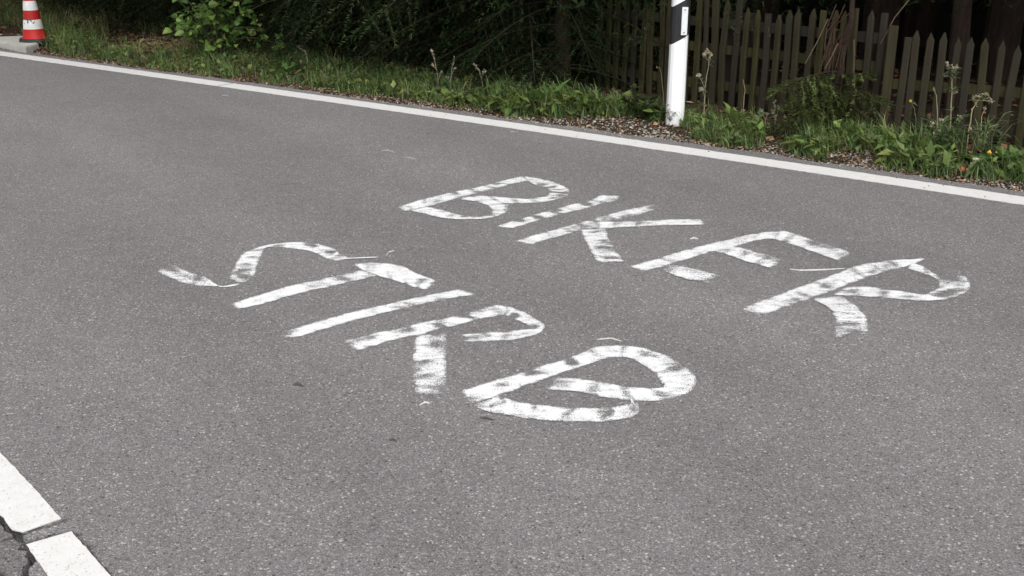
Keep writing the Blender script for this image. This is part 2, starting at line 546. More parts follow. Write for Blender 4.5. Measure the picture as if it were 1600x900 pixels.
def dash(px_l, px_r, jit=0.0009):
    l = np.array(jag([np.array(p) for p in q7(px_l)], jit, 20, 0.012)); rr = np.array(jag([np.array(p) for p in q7(px_r)], jit, 21, 0.012))
    n = min(len(l), len(rr)); t = np.linspace(0, 1, n)
    f = lambda A: np.column_stack([np.interp(t, np.linspace(0, 1, len(A)), A[:, k]) for k in (0, 1)])
    return f(l), f(rr)


l, r_ = dash([(-700, -460), (0, 517), (80, 618), (140, 632)], [(-700, -660), (0, 130), (230, 375), (382, 547)])
tag(strip_mesh('lane_dash', l, r_, 0.004, M['line'], road), 'white centre line dash above the crack')
l, r_ = dash([(165, 712), (300, 900), (480, 1150)], [(448, 630), (685, 900), (900, 1145)])
tag(strip_mesh('lane_dash', l, r_, 0.004, M['line'], road), 'white centre line dash below the crack')


# ------------------------------------------------------------------ the hand-painted words
def letter(name, word, label, crop, strokes, z0=0.0035):
    """strokes: (edge pairs in an enlarged crop of the photograph, thin patches (t0, t1, v0, v1, loss), base cover)"""
    ox, oy, k = crop
    b = MB(); UV = []; CV = []
    for si, (pairs, gaps, base) in enumerate(strokes):
        A = np.array([G(ox + p[0] * k, oy + p[1] * k)[:2] for p in pairs]); B = np.array([G(ox + p[2] * k, oy + p[3] * k)[:2] for p in pairs])
        mid = (A + B) / 2
        cl = np.concatenate([[0], np.cumsum(np.linalg.norm(np.diff(mid, axis=0), axis=1) + 1e-6)])
        n = max(8, int(cl[-1] / 0.012)); nv = 16
        tt = np.linspace(0, cl[-1], n)

        def sm(Q):                                # Catmull-Rom through the surveyed edge
            out = np.zeros((n, 2)); Qe = np.vstack([2 * Q[0] - Q[1], Q, 2 * Q[-1] - Q[-2]])
            seg = np.clip(np.searchsorted(cl, tt, side='right') - 1, 0, len(Q) - 2)
            u = ((tt - cl[seg]) / (cl[seg + 1] - cl[seg]))[:, None]
            p0, p1, p2, p3 = Qe[seg], Qe[seg + 1], Qe[seg + 2], Qe[seg + 3]
            return 0.5 * (2 * p1 + (p2 - p0) * u + (2 * p0 - 5 * p1 + 4 * p2 - p3) * u ** 2 + (3 * p1 - p0 - 3 * p2 + p3) * u ** 3)
        A2, B2 = sm(A), sm(B)
        vv = np.linspace(-0.06, 1.06, nv)
        Pm = A2[:, None] + (B2 - A2)[:, None] * vv[None, :, None]
        wob = (vnoise(Pm, 34.0, 60 + si) - 0.5) * 0.012
        T = np.broadcast_to((tt / cl[-1])[:, None], (n, nv)); Vv = np.broadcast_to(vv[None], (n, nv))
        cov = np.full((n, nv), base)
        wid = np.linalg.norm(B2 - A2, axis=1)[:, None]
        ed = np.minimum(Vv, 1 - Vv) * wid + wob * 0.5          # metres in from the long edges
        en = np.minimum(T, 1 - T) * cl[-1] + wob                 # metres in from the ends
        fw = np.minimum(0.017, 0.2 * wid)
        cov = cov + 0.5 * np.clip(0.02 - wid, 0, 0.01) / 0.01 - 0.40 * np.clip(fw - ed, 0, fw) / fw - 1.6 * np.clip(np.minimum(0.003, 0.1 * wid) - ed, 0, 0.02) / 0.01 - 1.0 * np.clip(0.022 - en, 0, 0.04) / 0.026
        sk = np.dstack([tt[:, None] * 5.5 + 0 * Vv + 3.7 * si, Vv * wid * 9.0 + 1.3 * len(label)])
        cov = cov - 0.45 * np.clip((vnoise(sk, 1.0, 90 + len(label)) - 0.62) / 0.2, 0, 1)   # the roller ran dry here and there
        ph = T * cl[-1] / 0.115 * 2 * np.pi + 4.0 * vnoise(sk, 0.7, 31 + si) + 1.7 * si + len(label)
        cov = cov - 0.42 * np.clip((np.sin(ph) - 0.35) / 0.5, 0, 1) * np.clip(vnoise(sk, 1.6, 17 + len(label)) * 1.9 - 0.45, 0, 1.1) * (wid > 0.02)   # dab by dab
        for t0, t1, v0, v1, loss in gaps:
            ex = 0.25 * (t1 - t0); t0 -= ex; t1 += ex; ft = 0.45 * (t1 - t0) + 0.006; fv = 0.4
            tw = T + 0.35 * (Vv - 0.5) * 0.02 / max(cl[-1], 0.1) + 2.0 * wob / max(cl[-1], 0.1)
            g = np.clip((tw - t0) / ft, 0, 1) * np.clip((t1 - tw) / ft, 0, 1) * np.clip((Vv - v0) / fv, 0, 1) * np.clip((v1 - Vv) / fv, 0, 1)
            cov = cov - 1.5 * loss * g
        ids = np.arange(n * nv).reshape(n, nv)
        Fq = np.stack([ids[:-1, :-1], ids[1:, :-1], ids[1:, 1:], ids[:-1, 1:]], -1).reshape(-1, 4)
        keep = cov.reshape(-1)[Fq].max(1) > -0.6
        zz = z0 + 0.0007 * si
        b.add(np.column_stack([Pm.reshape(-1, 2), np.full(n * nv, zz)]), Fq[keep])
        off = 7.3 * si + 3.1 * len(name)
        UV.append(np.column_stack([np.broadcast_to(tt[:, None], (n, nv)).reshape(-1) + off, (Vv * wid).reshape(-1) + off]))
        CV.append(cov.reshape(-1))
    me = b.mesh(name)
    UV = np.vstack(UV); CV = np.concatenate(CV)
    # validate() keeps the vertex order, so attributes go on by vertex
    at = me.attributes.new('cover', 'FLOAT', 'POINT'); at.data.foreach_set('value', CV.astype(np.float32))
    ul = me.uv_layers.new(name='stroke')
    li = np.zeros(len(me.loops), np.int32); me.loops.foreach_get('vertex_index', li)
    ul.data.foreach_set('uv', UV[li].astype(np.float32).reshape(-1))
    if len(me.polygons) and me.polygons[0].normal.z < 0: me.flip_normals()
    me.materials.append(M['paint'])
    o = link('letter', me, word)
    tag(o, label)
    return o


biker = empty('painted_word', (0, 0, 0))
tag(biker, 'white hand-painted word BIKER on the asphalt, the line of lettering nearer the verge', 'lettering', 'words painted on the road')
stirb = empty('painted_word', (0, 0, 0))
tag(stirb, 'white hand-painted word STIRB on the asphalt, beginning with a curly S', 'lettering', 'words painted on the road')
FULL = 1.0
letter('letter', biker, 'white letter B with two open bowls, first of its word', (600, 260, 0.2), [
    ([(80, 326, 155, 357), (300, 262, 350, 316), (500, 213, 570, 257), (660, 180, 755, 212), (840, 140, 935, 162), (910, 120, 985, 142), (1080, 78, 1140, 118)],
     [(.40, .46, -.1, .5, .9), (.55, .60, -.1, .45, .9), (.75, .80, -.1, .6, 1.2), (.25, .29, .3, 1.1, .5)], FULL),
    ([(1080, 78, 1120, 120), (1250, 108, 1180, 150), (1370, 143, 1255, 165), (1445, 185, 1285, 190), (1458, 212, 1300, 205), (1425, 243, 1265, 238), (1340, 266, 1210, 247), (1200, 290, 1100, 258), (1000, 294, 900, 244), (850, 288, 740, 234), (700, 266, 600, 243)],
     [(.12, .20, .35, 1.1, .8), (.24, .28, .2, 1.1, 1.1), (.31, .335, .12, 1.1, 1.2), (.37, .40, .1, 1.1, 1.1), (.43, .46, .1, .8, 1.0), (.50, .56, .1, .6, .8), (.62, .72, -.1, .4, .5)], 0.98),
    ([(560, 262, 640, 238), (700, 278, 800, 260), (800, 308, 940, 288), (838, 345, 990, 325), (838, 372, 940, 376), (760, 386, 830, 409), (680, 400, 690, 421), (580, 382, 540, 418), (450, 345, 400, 398), (330, 320, 190, 348)],
     [(.26, .46, .65, 1.1, .75), (.50, .60, -.1, .5, .8), (.64, .70, -.1, .6, .9), (.80, .86, .0, .5, .5)], 1.02),
])
letter('letter', biker, 'white letter I broken into short dabs', (760, 290, 0.225), [
    ([(55, 287, 165, 307), (200, 243, 290, 268), (310, 212, 400, 234), (420, 180, 525, 202), (520, 152, 610, 182), (620, 129, 740, 150), (690, 118, 790, 133), (800, 72, 880, 117), (920, 76, 935, 96)],
     [(.14, .20, -.1, .75, 1.3), (.27, .325, -.1, 1.1, 1.2), (.45, .53, -.1, .7, 1.3), (.695, .76, -.1, .8, 1.5), (.96, 1.1, .5, 1.1, .6)], FULL)])
letter('letter', biker, 'white letter K with a long flat arm', (760, 290, 0.225), [
    ([(188, 390, 300, 417), (350, 345, 430, 378), (520, 297, 600, 332), (700, 245, 780, 292), (860, 200, 920, 238), (1010, 165, 1060, 205), (1140, 138, 1190, 167), (1225, 155, 1235, 160)],
     [(.30, .40, .75, 1.1, .8), (.62, .85, .55, 1.1, .75), (.9, 1.1, .1, 1.1, .8)], FULL),
    ([(760, 255, 760, 305), (900, 255, 900, 299), (1000, 252, 1000, 293), (1300, 240, 1200, 282), (1490, 238, 1530, 279)],
     [(.38, .41, -.1, 1.1, .6), (.93, .97, -.1, .7, .8), (0, .3, .2, .6, .35)], 1.0),
    ([(650, 312, 825, 300), (672, 360, 845, 350), (700, 420, 885, 425), (735, 480, 925, 490), (775, 542, 962, 537)],
     [(.07, .16, .1, 1.1, .75), (.34, .42, .3, 1.1, .75), (.56, .63, .1, 1.1, .65), (.83, .9, .0, 1.1, .8), (.95, 1.1, -.1, .25, .9), (.93, 1.1, .65, .92, .9)], 1.0)])
letter('letter', biker, 'white letter E with three slanting arms', (960, 340, 0.24444), [
    ([(80, 318, 190, 350), (300, 258, 400, 292), (470, 205, 560, 242), (555, 183, 640, 218), (680, 155, 760, 207), (785, 130, 800, 184), (900, 105, 900, 152), (1000, 92, 1010, 140), (1085, 92, 1060, 152)],
     [(.38, .44, -.1, .35, .9), (.10, .2, .4, .9, .35), (.63, .69, .7, 1.1, .6)], FULL),
    ([(1060, 84, 1010, 138), (1160, 110, 1110, 170), (1300, 160, 1230, 210), (1420, 195, 1330, 245), (1530, 240, 1428, 280)],
     [(.28, 1.1, -.04, .48, .75), (.45, .55, .1, .6, .5), (.8, 1.1, .2, .9, .4)], 1.08),
    ([(700, 193, 640, 222), (800, 198, 740, 250), (950, 238, 860, 292), (1085, 278, 1008, 332)],
     [(.5, 1.1, -.04, .42, .8), (.25, .4, .0, .4, .5), (.0, .12, .0, 1.1, .4)], 1.03),
    ([(330, 302, 300, 340), (400, 312, 370, 372), (500, 332, 470, 402), (600, 355, 560, 420), (700, 382, 620, 430)],
     [(.0, .25, -.1, 1.1, .55), (.82, 1.1, -.0, 1.1, .75), (.4, .6, .0, .4, .35)], 0.95)])
letter('letter', biker, 'white letter R with a loose thin bowl, last of its word', (1140, 380, 0.25), [
    ([(60, 420, 200, 455), (150, 382, 330, 412), (300, 325, 460, 367), (480, 262, 600, 317), (650, 200, 730, 264), (780, 150, 880, 212), (900, 125, 985, 177), (1020, 108, 1080, 159), (1120, 104, 1160, 128), (1222, 98, 1218, 108)],
     [(.0, .12, -.1, .5, .55), (.16, .26, .45, .95, .8), (.27, .30, .1, 1.1, .7), (.40, .46, .1, 1.1, .55), (.58, .62, .0, .4, .6), (.68, .74, .25, 1.1, .6)], 1.05),
    ([(1130, 120, 1080, 158), (1220, 155, 1200, 192), (1280, 195, 1290, 228), (1330, 212, 1306, 250), (1450, 206, 1302, 272), (1503, 250, 1290, 290), (1490, 300, 1255, 308), (1400, 345, 1235, 322), (1240, 367, 1210, 326), (1060, 355, 1090, 308), (860, 340, 880, 280), (640, 330, 720, 276)],
     [(.22, .48, .04, .50, .95), (.42, .55, .05, .95, .9), (.64, .72, .1, .8, .55), (.9, 1.0, .1, .9, .6), (.78, .84, .3, .7, .4)], 0.97),
    ([(510, 355, 700, 335), (600, 398, 800, 408), (640, 450, 850, 470), (650, 520, 862, 520), (650, 612, 855, 590)],
     [(.0, .2, .65, 1.1, .7), (.3, .7, .55, .97, .5), (.72, 1.1, .55, .97, 1.1), (.85, 1.1, .2, .97, .8)], 1.0)])
letter('letter', stirb, 'white curly letter S with a thin faded tail, first of its word', (230, 360, 0.2125), [
    ([(150, 228, 70, 315), (290, 300, 190, 365), (350, 325, 260, 392), (430, 348, 350, 410), (480, 380, 450, 417), (530, 411, 525, 421), (590, 411, 592, 420), (690, 388, 700, 402)],
     [(.0, .25, -.0, .72, .85), (.3, .42, .1, .6, .7), (.45, .62, -.0, .6, .85), (.3, .6, .9, 1.1, -.2)], 0.82),
    ([(598, 366, 680, 409), (620, 320, 790, 338), (645, 262, 812, 255), (690, 190, 850, 180), (760, 150, 872, 136), (900, 110, 930, 127), (1060, 93, 1075, 142), (1210, 97, 1190, 160), (1380, 140, 1270, 190), (1420, 178, 1370, 231), (1512, 186, 1500, 216)],
     [(.05, .09, .35, .95, .8), (.14, .18, .1, .95, .8), (.10, .13, .6, .95, .7), (.22, .25, .05, .9, .85), (.33, .36, .2, .9, .8), (.52, .58, .1, 1.1, .5), (.70, .745, -.1, .65, 1.3), (.83, .875, -.1, .8, 1.3), (.93, 1.1, -.1, .5, .8)], 1.02),
    ([(1430, 212, 1430, 218), (1560, 206, 1560, 213), (1700, 200, 1700, 206)], [], 0.85)])
letter('letter', stirb, 'white letter T with a short slanting bar', (350, 380, 0.25), [
    ([(35, 385, 95, 421), (230, 325, 300, 368), (400, 275, 500, 312), (600, 230, 700, 268), (800, 185, 900, 220), (880, 165, 965, 205)],
     [(.12, .22, .2, .8, .55), (.34, .42, .0, .5, .35), (.50, .60, .2, .9, .6), (.72, .82, .1, .9, .75), (.9, .95, .5, 1.1, .5)], 1.1),
    ([(803, 135, 850, 166), (930, 127, 950, 205), (1100, 143, 1080, 242), (1200, 193, 1180, 278), (1340, 242, 1266, 297)],
     [(.1, .25, -.1, .35, .8), (.55, .75, .0, .4, .5), (.78, .9, .1, .7, .6), (.93, 1.1, .1, .6, .6)], 1.08)])
letter('letter', stirb, 'white long letter I in one unbroken stroke', (350, 380, 0.25), [
    ([(320, 575, 405, 603), (430, 543, 520, 575), (600, 490, 690, 523), (800, 435, 890, 468), (1000, 390, 1100, 420), (1200, 345, 1320, 370), (1380, 310, 1460, 343), (1462, 290, 1580, 326)],
     [(.0, .10, -.1, .6, 1.0), (.1, .2, -.1, .3, .5), (.45, .55, .2, .6, .45), (.60, .66, .6, 1.1, .5), (.78, .86, .5, 1.1, .75), (.33, .4, .7, 1.1, .5)], 1.1)])
letter('letter', stirb, 'white letter R with a broad straight leg', (520, 440, 0.225), [
    ([(70, 420, 165, 492), (300, 362, 350, 432), (420, 343, 520, 388), (520, 316, 600, 378), (620, 288, 745, 333), (740, 265, 840, 317), (880, 233, 1012, 268), (1000, 205, 1100, 252), (1120, 168, 1200, 236), (1225, 178, 1235, 235)],
     [(.02, .20, -.1, .62, .95), (.31, .39, -.1, .75, .95), (.5, .57, .1, 1.1, 1.0), (.70, .76, -.1, .8, 1.3), (.9, 1.1, .6, 1.1, .6)], 1.1),
    ([(1220, 178, 1180, 235), (1340, 222, 1270, 272), (1430, 275, 1330, 300), (1478, 310, 1370, 322), (1450, 355, 1350, 338), (1380, 385, 1300, 340), (1230, 413, 1200, 352), (1100, 420, 1040, 360), (905, 428, 870, 375)],
     [(.08, .17, .3, 1.1, 1.2), (.33, .46, .3, 1.1, .9), (.5, .68, .1, .75, .55), (.86, 1.1, .2, .9, .95), (.78, .84, .4, 1.1, .4)], 1.02),
    ([(582, 378, 797, 338), (563, 480, 792, 450), (557, 600, 788, 580), (560, 700, 800, 690), (577, 792, 822, 795)],
     [(.0, .10, .2, 1.1, .6), (.22, .30, .3, .9, .7), (.24, .9, .55, .85, .38), (.46, .53, .0, .8, .6), (.70, .76, .0, .7, .7), (.92, .97, .4, 1.1, .6)], 1.03)])
letter('letter', stirb, 'white letter B with wide rounded bowls, last of its word', (700, 510, 0.25), [
    ([(80, 400, 120, 515), (130, 393, 220, 468), (250, 356, 375, 417), (450, 298, 585, 340), (620, 242, 740, 287), (790, 186, 900, 234), (900, 140, 985, 207), (1000, 128, 1050, 197), (1110, 120, 1110, 197)],
     [(.0, .10, .3, 1.1, .6), (.20, .275, .12, .75, 1.2), (.40, .475, -.1, .66, 1.35), (.635, .70, -.1, .9, 1.35)], 1.14),
    ([(1100, 122, 1060, 196), (1210, 138, 1140, 207), (1340, 180, 1220, 247), (1450, 235, 1290, 297), (1530, 298, 1332, 352), (1553, 358, 1337, 384), (1500, 425, 1290, 392), (1330, 468, 1200, 390), (1170, 470, 1080, 374), (980, 450, 950, 353), (800, 412, 800, 332), (590, 402, 640, 326)],
     [(.06, .15, .05, .65, .9), (.16, .26, .03, .5, .65), (.30, .45, .05, .55, .65), (.5, .58, .05, .6, .6), (.62, .64, .1, 1.1, .5), (.78, .81, .1, 1.1, .3), (.92, 1.1, .0, 1.1, .6)], 1.06),
    ([(300, 446, 130, 512), (330, 450, 290, 548), (480, 484, 480, 582), (700, 511, 680, 604), (900, 516, 880, 608), (1040, 508, 1060, 592), (1130, 488, 1185, 556), (1140, 450, 1190, 470)],
     [(.03, .10, .2, 1.1, .5), (.10, .14, -.1, .5, .9), (.27, .31, -.1, .6, .7), (.48, .515, -.1, .8, .6), (.69, .74, -.1, 1.1, .8), (.86, 1.1, .1, 1.1, .65), (.2, .85, .86, 1.1, .4)], 1.02)])


def smear(name, px, wpx, label, mat, k=0.6):
    """Thin flick of paint or oil on the asphalt."""
    A = np.array([G(x, y - wpx / 2)[:2] for x, y in px]); B = np.array([G(x, y + wpx / 2)[:2] for x, y in px])
    t = np.linspace(0, 1, len(px)); n = 24; u = np.linspace(0, 1, n)
    f = lambda Q: np.column_stack([np.interp(u, t, Q[:, i]) for i in (0, 1)])
    a, b_ = f(A), f(B); c = (a + b_) / 2
    s = (np.sin(np.pi * np.clip(u, 0.03, 0.97)) ** 0.5 * (0.4 + k * np.random.default_rng(int(px[0][0])).random(n)))[:, None]
    return tag(strip_mesh(name, c + (a - c) * s, c + (b_ - c) * s, 0.003, mat, road, 0.002), label)


smear('paint_flick', [(1234, 421), (1250, 423), (1285, 422), (1320, 420)], 2.0, 'thin white paint flick beside the E', M['line'])
smear('paint_flick', [(1078, 374), (1084, 372), (1091, 374)], 3.0, 'small white paint spot below the K', M['line'])
smear('paint_flick', [(603, 400), (608, 394), (616, 392)], 1.6, 'faint curved paint flick near the T', M['line'])
smear('paint_flick', [(933, 531), (955, 529), (972, 534)], 1.8, 'thin paint curl above the lower B', M['line'])
smear('paint_flick', [(655, 634), (664, 629), (672, 631)], 3.0, 'small paint spot under the broad leg', M['line'])
smear('scuff', [(596, 236), (606, 235), (618, 239)], 3.0, 'pale scuff on the asphalt', M['scuff'])
smear('scuff', [(632, 246), (640, 247), (650, 249)], 3.0, 'pale scuff on the asphalt beside another', M['scuff'])
smear('scuff', [(346, 150), (352, 149), (360, 151)], 2.0, 'small pale scuff far up the road', M['scuff'])
smear('scuff', [(797, 206), (801, 206), (805, 207)], 3.0, 'pale speck just inside the edge line', M['scuff'])
smear('oil_spot', [(458, 602), (466, 600), (474, 604)], 6.0, 'small dark spot on the asphalt', M['dirt_mark'])
smear('oil_spot', [(750, 653), (760, 654), (772, 657)], 4.0, 'dark fleck under the lower B', M['dirt_mark'])
smear('oil_spot', [(608, 688), (614, 687), (620, 690)], 4.0, 'dark fleck in the foreground', M['dirt_mark'])


# ------------------------------------------------------------------ delineator post
def prism(b, sec0, sec1, z0, z1, col=(1, 1, 1)):
    """A band between two closed sections; z0 and z1 are heights per section point."""
    n = len(sec0)
    V = np.vstack([np.column_stack([sec0, z0]), np.column_stack([sec1, z1])])
    F = [(i, (i + 1) % n, n + (i + 1) % n, n + i) for i in range(n)]
    b.add(V, F, col)
    for base, rev in ((0, True), (n, False)):
        ids = list(range(base, base + n))
        c = V[base:base + n].mean(0)
        b.add(np.vstack([V[base:base + n], c[None]]), [((j + 1) % n, j, n, n) if rev else (j, (j + 1) % n, n, n) for j in range(n)], col)


PP = G(1054, 197)
post = empty('delineator_post', (PP[0], PP[1], 0), R(-4))
tag(post, 'white roadside delineator post with a slanted black band and a small white reflector', 'post')
# section of the hollow plastic post: rounded front, 12 cm wide, 10 cm deep
sec = np.array([(-.060, .045), (-.060, -.012), (-.052, -.034), (-.034, -.047), (0, -.052), (.034, -.047), (.052, -.034), (.060, -.012), (.060, .045), (.05, .05), (-.05, .05)])
slant = lambda x: (x + 0.06) / 0.12
Z_LB = lambda s: 0.552 + 0.068 * slant(s[:, 0])        # lower edge of the band rises to the right
Z_UB = lambda s: 0.799 + 0.068 * slant(s[:, 0])
TOP = lambda s: 1.0 + 0.045 * (s[:, 1] + 0.052) / 0.1
tp = lambda s, z: s * (1.02 - 0.05 * np.asarray(z)[:, None])
zz0 = np.full(len(sec), -0.25)
b = MB(); prism(b, tp(sec, zz0), tp(sec, Z_LB(sec)), zz0, Z_LB(sec)); b.build('post_body', M['post_white'], post)
b = MB(); prism(b, tp(sec, Z_LB(sec)) * 0.997, tp(sec, Z_UB(sec)) * 0.997, Z_LB(sec) + 0.0004, Z_UB(sec) - 0.0004); b.build('black_band', M['post_black'], post)
b = MB(); prism(b, tp(sec, Z_UB(sec)), tp(sec, TOP(sec)), Z_UB(sec), TOP(sec)); b.build('post_top', M['post_white'], post)


def box(b, x0, x1, y0, y1, z0, z1, bev=0.0, col=(1, 1, 1)):
    e = bev
    s0 = np.array([(x0 + e, y0), (x1 - e, y0), (x1, y0 + e), (x1, y1 - e), (x1 - e, y1), (x0 + e, y1), (x0, y1 - e), (x0, y0 + e)])
    if e == 0: s0 = np.array([(x0, y0), (x1, y0), (x1, y1), (x0, y1)])
    prism(b, s0, s0, np.full(len(s0), z0), np.full(len(s0), z1), col)


b = MB(); box(b, 0.006, 0.046, -0.062, -0.046, 0.622, 0.802, 0.003)
rf = b.build('reflector', M['reflector'], post)
for z in (0.639, 0.785):
    b = MB(); b.tube([(0.026, -0.0615, z), (0.026, -0.0655, z)], 0.0045, 8); b.build('screw', M['screw'], rf)

# ------------------------------------------------------------------ traffic cone and the slab it stands on
CP = G(55, 64, .06)
cone = empty('traffic_cone', (CP[0], CP[1], 0), R(20))
tag(cone, 'red and white striped traffic cone on a black rubber foot at the far roadside', 'traffic cone')


def lathe(prof, n=28):
    b = MB()
    prof = np.array(prof); a = np.arange(n) * 2 * np.pi / n
    V = np.stack([prof[:, 0, None] * np.cos(a), prof[:, 0, None] * np.sin(a), np.broadcast_to(prof[:, 1, None], (len(prof), n))], -1)
    F = [(i * n + j, i * n + (j + 1) % n, (i + 1) * n + (j + 1) % n, (i + 1) * n + j) for i in range(len(prof) - 1) for j in range(n)]
    b.add(V.reshape(-1, 3), F)
    return b


zt = [0.033 + 0.094 * i for i in range(8)]
rad = lambda z: 0.110 - (z - 0.033) * 0.130
for i in range(7):
    z0, z1 = zt[i], zt[i + 1]
    pr = 0.0015 if i % 2 else 0.0
    prof = [(rad(z0) + pr, z0), (rad(z1) + pr, z1)]
    if i == 6: prof += [(rad(z1) * 0.7, z1 + 0.012), (rad(z1) * 0.55, z1 + 0.004)]
    if i == 0: prof = [(rad(z0) + 0.02, z0 - 0.004), (rad(z0) + 0.006, z0 + 0.008)] + prof[1:]
    lathe(prof).build('white_band' if i % 2 else 'red_band', M['cone_white'] if i % 2 else M['cone_red'], cone, smooth=True)
ft = MB(); r8 = []
for k in range(8):
    a = k * math.pi / 4 + math.pi / 8
    r8.append((0.165 * math.cos(a), 0.165 * math.sin(a)))
r8 = np.array(r8)
prism(ft, r8, r8 * 0.95, np.full(8, 0.0), np.full(8, 0.033))
ft.build('rubber_foot', M['rubber'], cone)
# grubby smudges on the middle white band, towards the road
sm_ = MB(); rr_ = np.random.default_rng(3)
for k in range(14):
    a = -math.pi / 2 - R(20) + rr_.normal(0, 0.3); z = 0.19 + rr_.random() * 0.07 - 0.05 * abs(rr_.normal(0, .3))
    h, wd = 0.006 + 0.012 * rr_.random(), 0.03 + 0.1 * rr_.random()
    aa = [a - wd, a, a + wd, a]; zq = [z, z - h, z + h * rr_.random(), z + h]
    sm_.add([((rad(q) + 0.003) * math.cos(t), (rad(q) + 0.003) * math.sin(t), q) for t, q in zip(aa, zq)], [(0, 1, 2, 3)])
sm_.build('dirt_smudge', M['dirt_mark'], cone)

sb = MB()
sp = [G(-160, 42, .06)[:2], G(-160, 54, .06)[:2], G(0, 65.5, .06)[:2], G(40, 73.5, .06)[:2], G(60, 68, .06)[:2], G(48, 55, .06)[:2], G(0, 57, .06)[:2]]
sp = np.array(sp)[::-1]
if np.sum(sp[:, 0] * np.roll(sp[:, 1], -1) - sp[:, 1] * np.roll(sp[:, 0], -1)) < 0: sp = sp[::-1]
slb = bmesh.new()
vs = [slb.verts.new((x, y, -0.1)) for x, y in sp]
fa = slb.faces.new(vs)
ex = bmesh.ops.extrude_face_region(slb, geom=[fa])
for v in ex['geom']:
    if isinstance(v, bmesh.types.BMVert): v.co.z = 0.06
bmesh.ops.recalc_face_normals(slb, faces=slb.faces)
bmesh.ops.bevel(slb, geom=[e for e in slb.edges if e.verts[0].co.z > 0 and e.verts[1].co.z > 0], offset=0.01, segments=2, affect='EDGES')
sme = bpy.data.meshes.new('concrete_slab'); slb.to_mesh(sme); slb.free(); sme.materials.append(M['concrete'])
tag(link('concrete_slab', sme), 'pale concrete slab beside the road under the edge of the traffic cone foot', 'slab')
cone.location.z = 0.061

# ------------------------------------------------------------------ picket fences
def picket_mesh(w_, t_, h, kind, seed):
    r = np.random.default_rng(seed)
    b = MB(); e = 0.006
    h0 = h - (0.05 if kind == 'point' else 0.0)
    sc = np.array([(-w_ / 2 + e, -t_ / 2), (w_ / 2 - e, -t_ / 2), (w_ / 2, -t_ / 2 + e), (w_ / 2, t_ / 2), (-w_ / 2, t_ / 2), (-w_ / 2, -t_ / 2 + e)])
    bend = r.normal(0, 0.006)
    mid = sc + np.array([bend, bend])
    n = len(sc)
    zs = [-0.15, h * 0.5, h0]
    secs = [sc, mid, sc * np.array([0.96, 1])]
    V = np.vstack([np.column_stack([q, np.full(n, z)]) for q, z in zip(secs, zs)])
    F = [(k * n + i, k * n + (i + 1) % n, (k + 1) * n + (i + 1) % n, (k + 1) * n + i) for k in range(2) for i in range(n)]
    b.add(V, F)
    top = V[-n:]
    if kind == 'point':
        ap = np.array([(r.normal(0, .004), -t_ / 2, h), (r.normal(0, .004), t_ / 2, h)])
        b.add(np.vstack([top, ap]), [(0, 1, n, n), (1, 2, n, n), (2, 3, n + 1, n), (3, 4, n + 1, n + 1), (4, 5, n, n + 1), (5, 0, n, n)])
    else:
        b.add(np.vstack([top, top.mean(0)[None]]), [(i, (i + 1) % n, n, n) for i in range(n)])
    return b


def fence(name, A, B, label, pickets, rails, posts, rz_extra=0.0):
    """pickets: (metres along, height, kind, width); rails: (z, from, to); posts: (metres along, height, width)"""
    A, B = np.array(A[:2]), np.array(B[:2])
    L = np.linalg.norm(B - A); rz = math.atan2(B[1] - A[1], B[0] - A[0])
    root = empty(name, (A[0], A[1], 0.03), rz)
    tag(root, label, 'fence', 'weathered picket fences')
    r = np.random.default_rng(len(pickets))
    for i, (s, h, kind, wd) in enumerate(pickets):
        o = picket_mesh(wd, 0.022, h, kind, i + 31 * len(pickets)).build('picket', M['wood'], root)
        o.location = (s, r.normal(0, 0.004), 0); o.rotation_euler = (r.normal(0, 0.012), r.normal(0, 0.014), r.normal(0, 0.05))
    for z, a, c in rails:
        b = MB(); box(b, a, c, 0.018, 0.055, z - 0.032, z + 0.032, 0.006); b.build('rail', M['wood'], root)
    for s, h, wd in posts:
        b = MB(); box(b, s - wd / 2, s + wd / 2, 0.058, 0.058 + wd, -0.3, h, 0.008); b.build('fence_post', M['wood'], root)
    return root, L


def along_line(A, B, px):
    """Metres from A to where picture column px (at ground level) meets the plan line AB."""
    A, B = np.array(A[:2]), np.array(B[:2])
    d = (B - A) / np.linalg.norm(B - A)
    g0, g1 = G(px, 120)[:2], G(px, 260)[:2]
    # columns lean: use the column of the picture at ground level
    m = np.array([[d[0], -(g1 - g0)[0]], [d[1], -(g1 - g0)[1]]])
    return float(np.linalg.solve(m, g0 - A)[0])


FA, FB = G(893, 138), G(1362, 214)
# columns where each lath meets the ground, read off the photograph
cols = [935, 948, 961, 974, 987, 1001, 1014, 1028, 1041, 1055, 1069, 1083, 1096, 1109, 1125, 1140, 1156, 1171, 1188,
        1203, 1219, 1236, 1253, 1270, 1287, 1304, 1322, 1341, 1359]
pk = []
rr_ = np.random.default_rng(8)
for i, c in enumerate(cols):
    s = along_line(FA, FB, c)
    q = np.array(FA[:2]) + (np.array(FB[:2]) - np.array(FA[:2])) / np.linalg.norm(np.array(FB[:2]) - np.array(FA[:2])) * s
    hh = (HT(q, 15 + rr_.normal(0, 3)) - 0.03) if c > 1140 else 0.80 + rr_.normal(0, 0.016)
    pk.append((s, hh, 'point' if rr_.random() < 0.6 else 'flat', 0.046 + rr_.normal(0, 0.004) + (0.014 if c == 1109 else 0)))
LF = float(np.linalg.norm(np.array(FB[:2]) - np.array(FA[:2])))
from_line = min(range(400), key=lambda i: abs(along(S0, i * .01)[0] - 0)); print('off A', [round(min(((np.linalg.norm(along(s_, d_) - np.array(q[:2])), d_) for s_ in np.linspace(S0, S1, 60) for d_ in np.linspace(0, 4, 60)))[1], 2) for q in (FA, FB)]); print('fence A len', LF, 'h1340', HT(FB, 18), HT(G(1208, 185), 14), HT(G(1150, 170), 12), FA, FB)
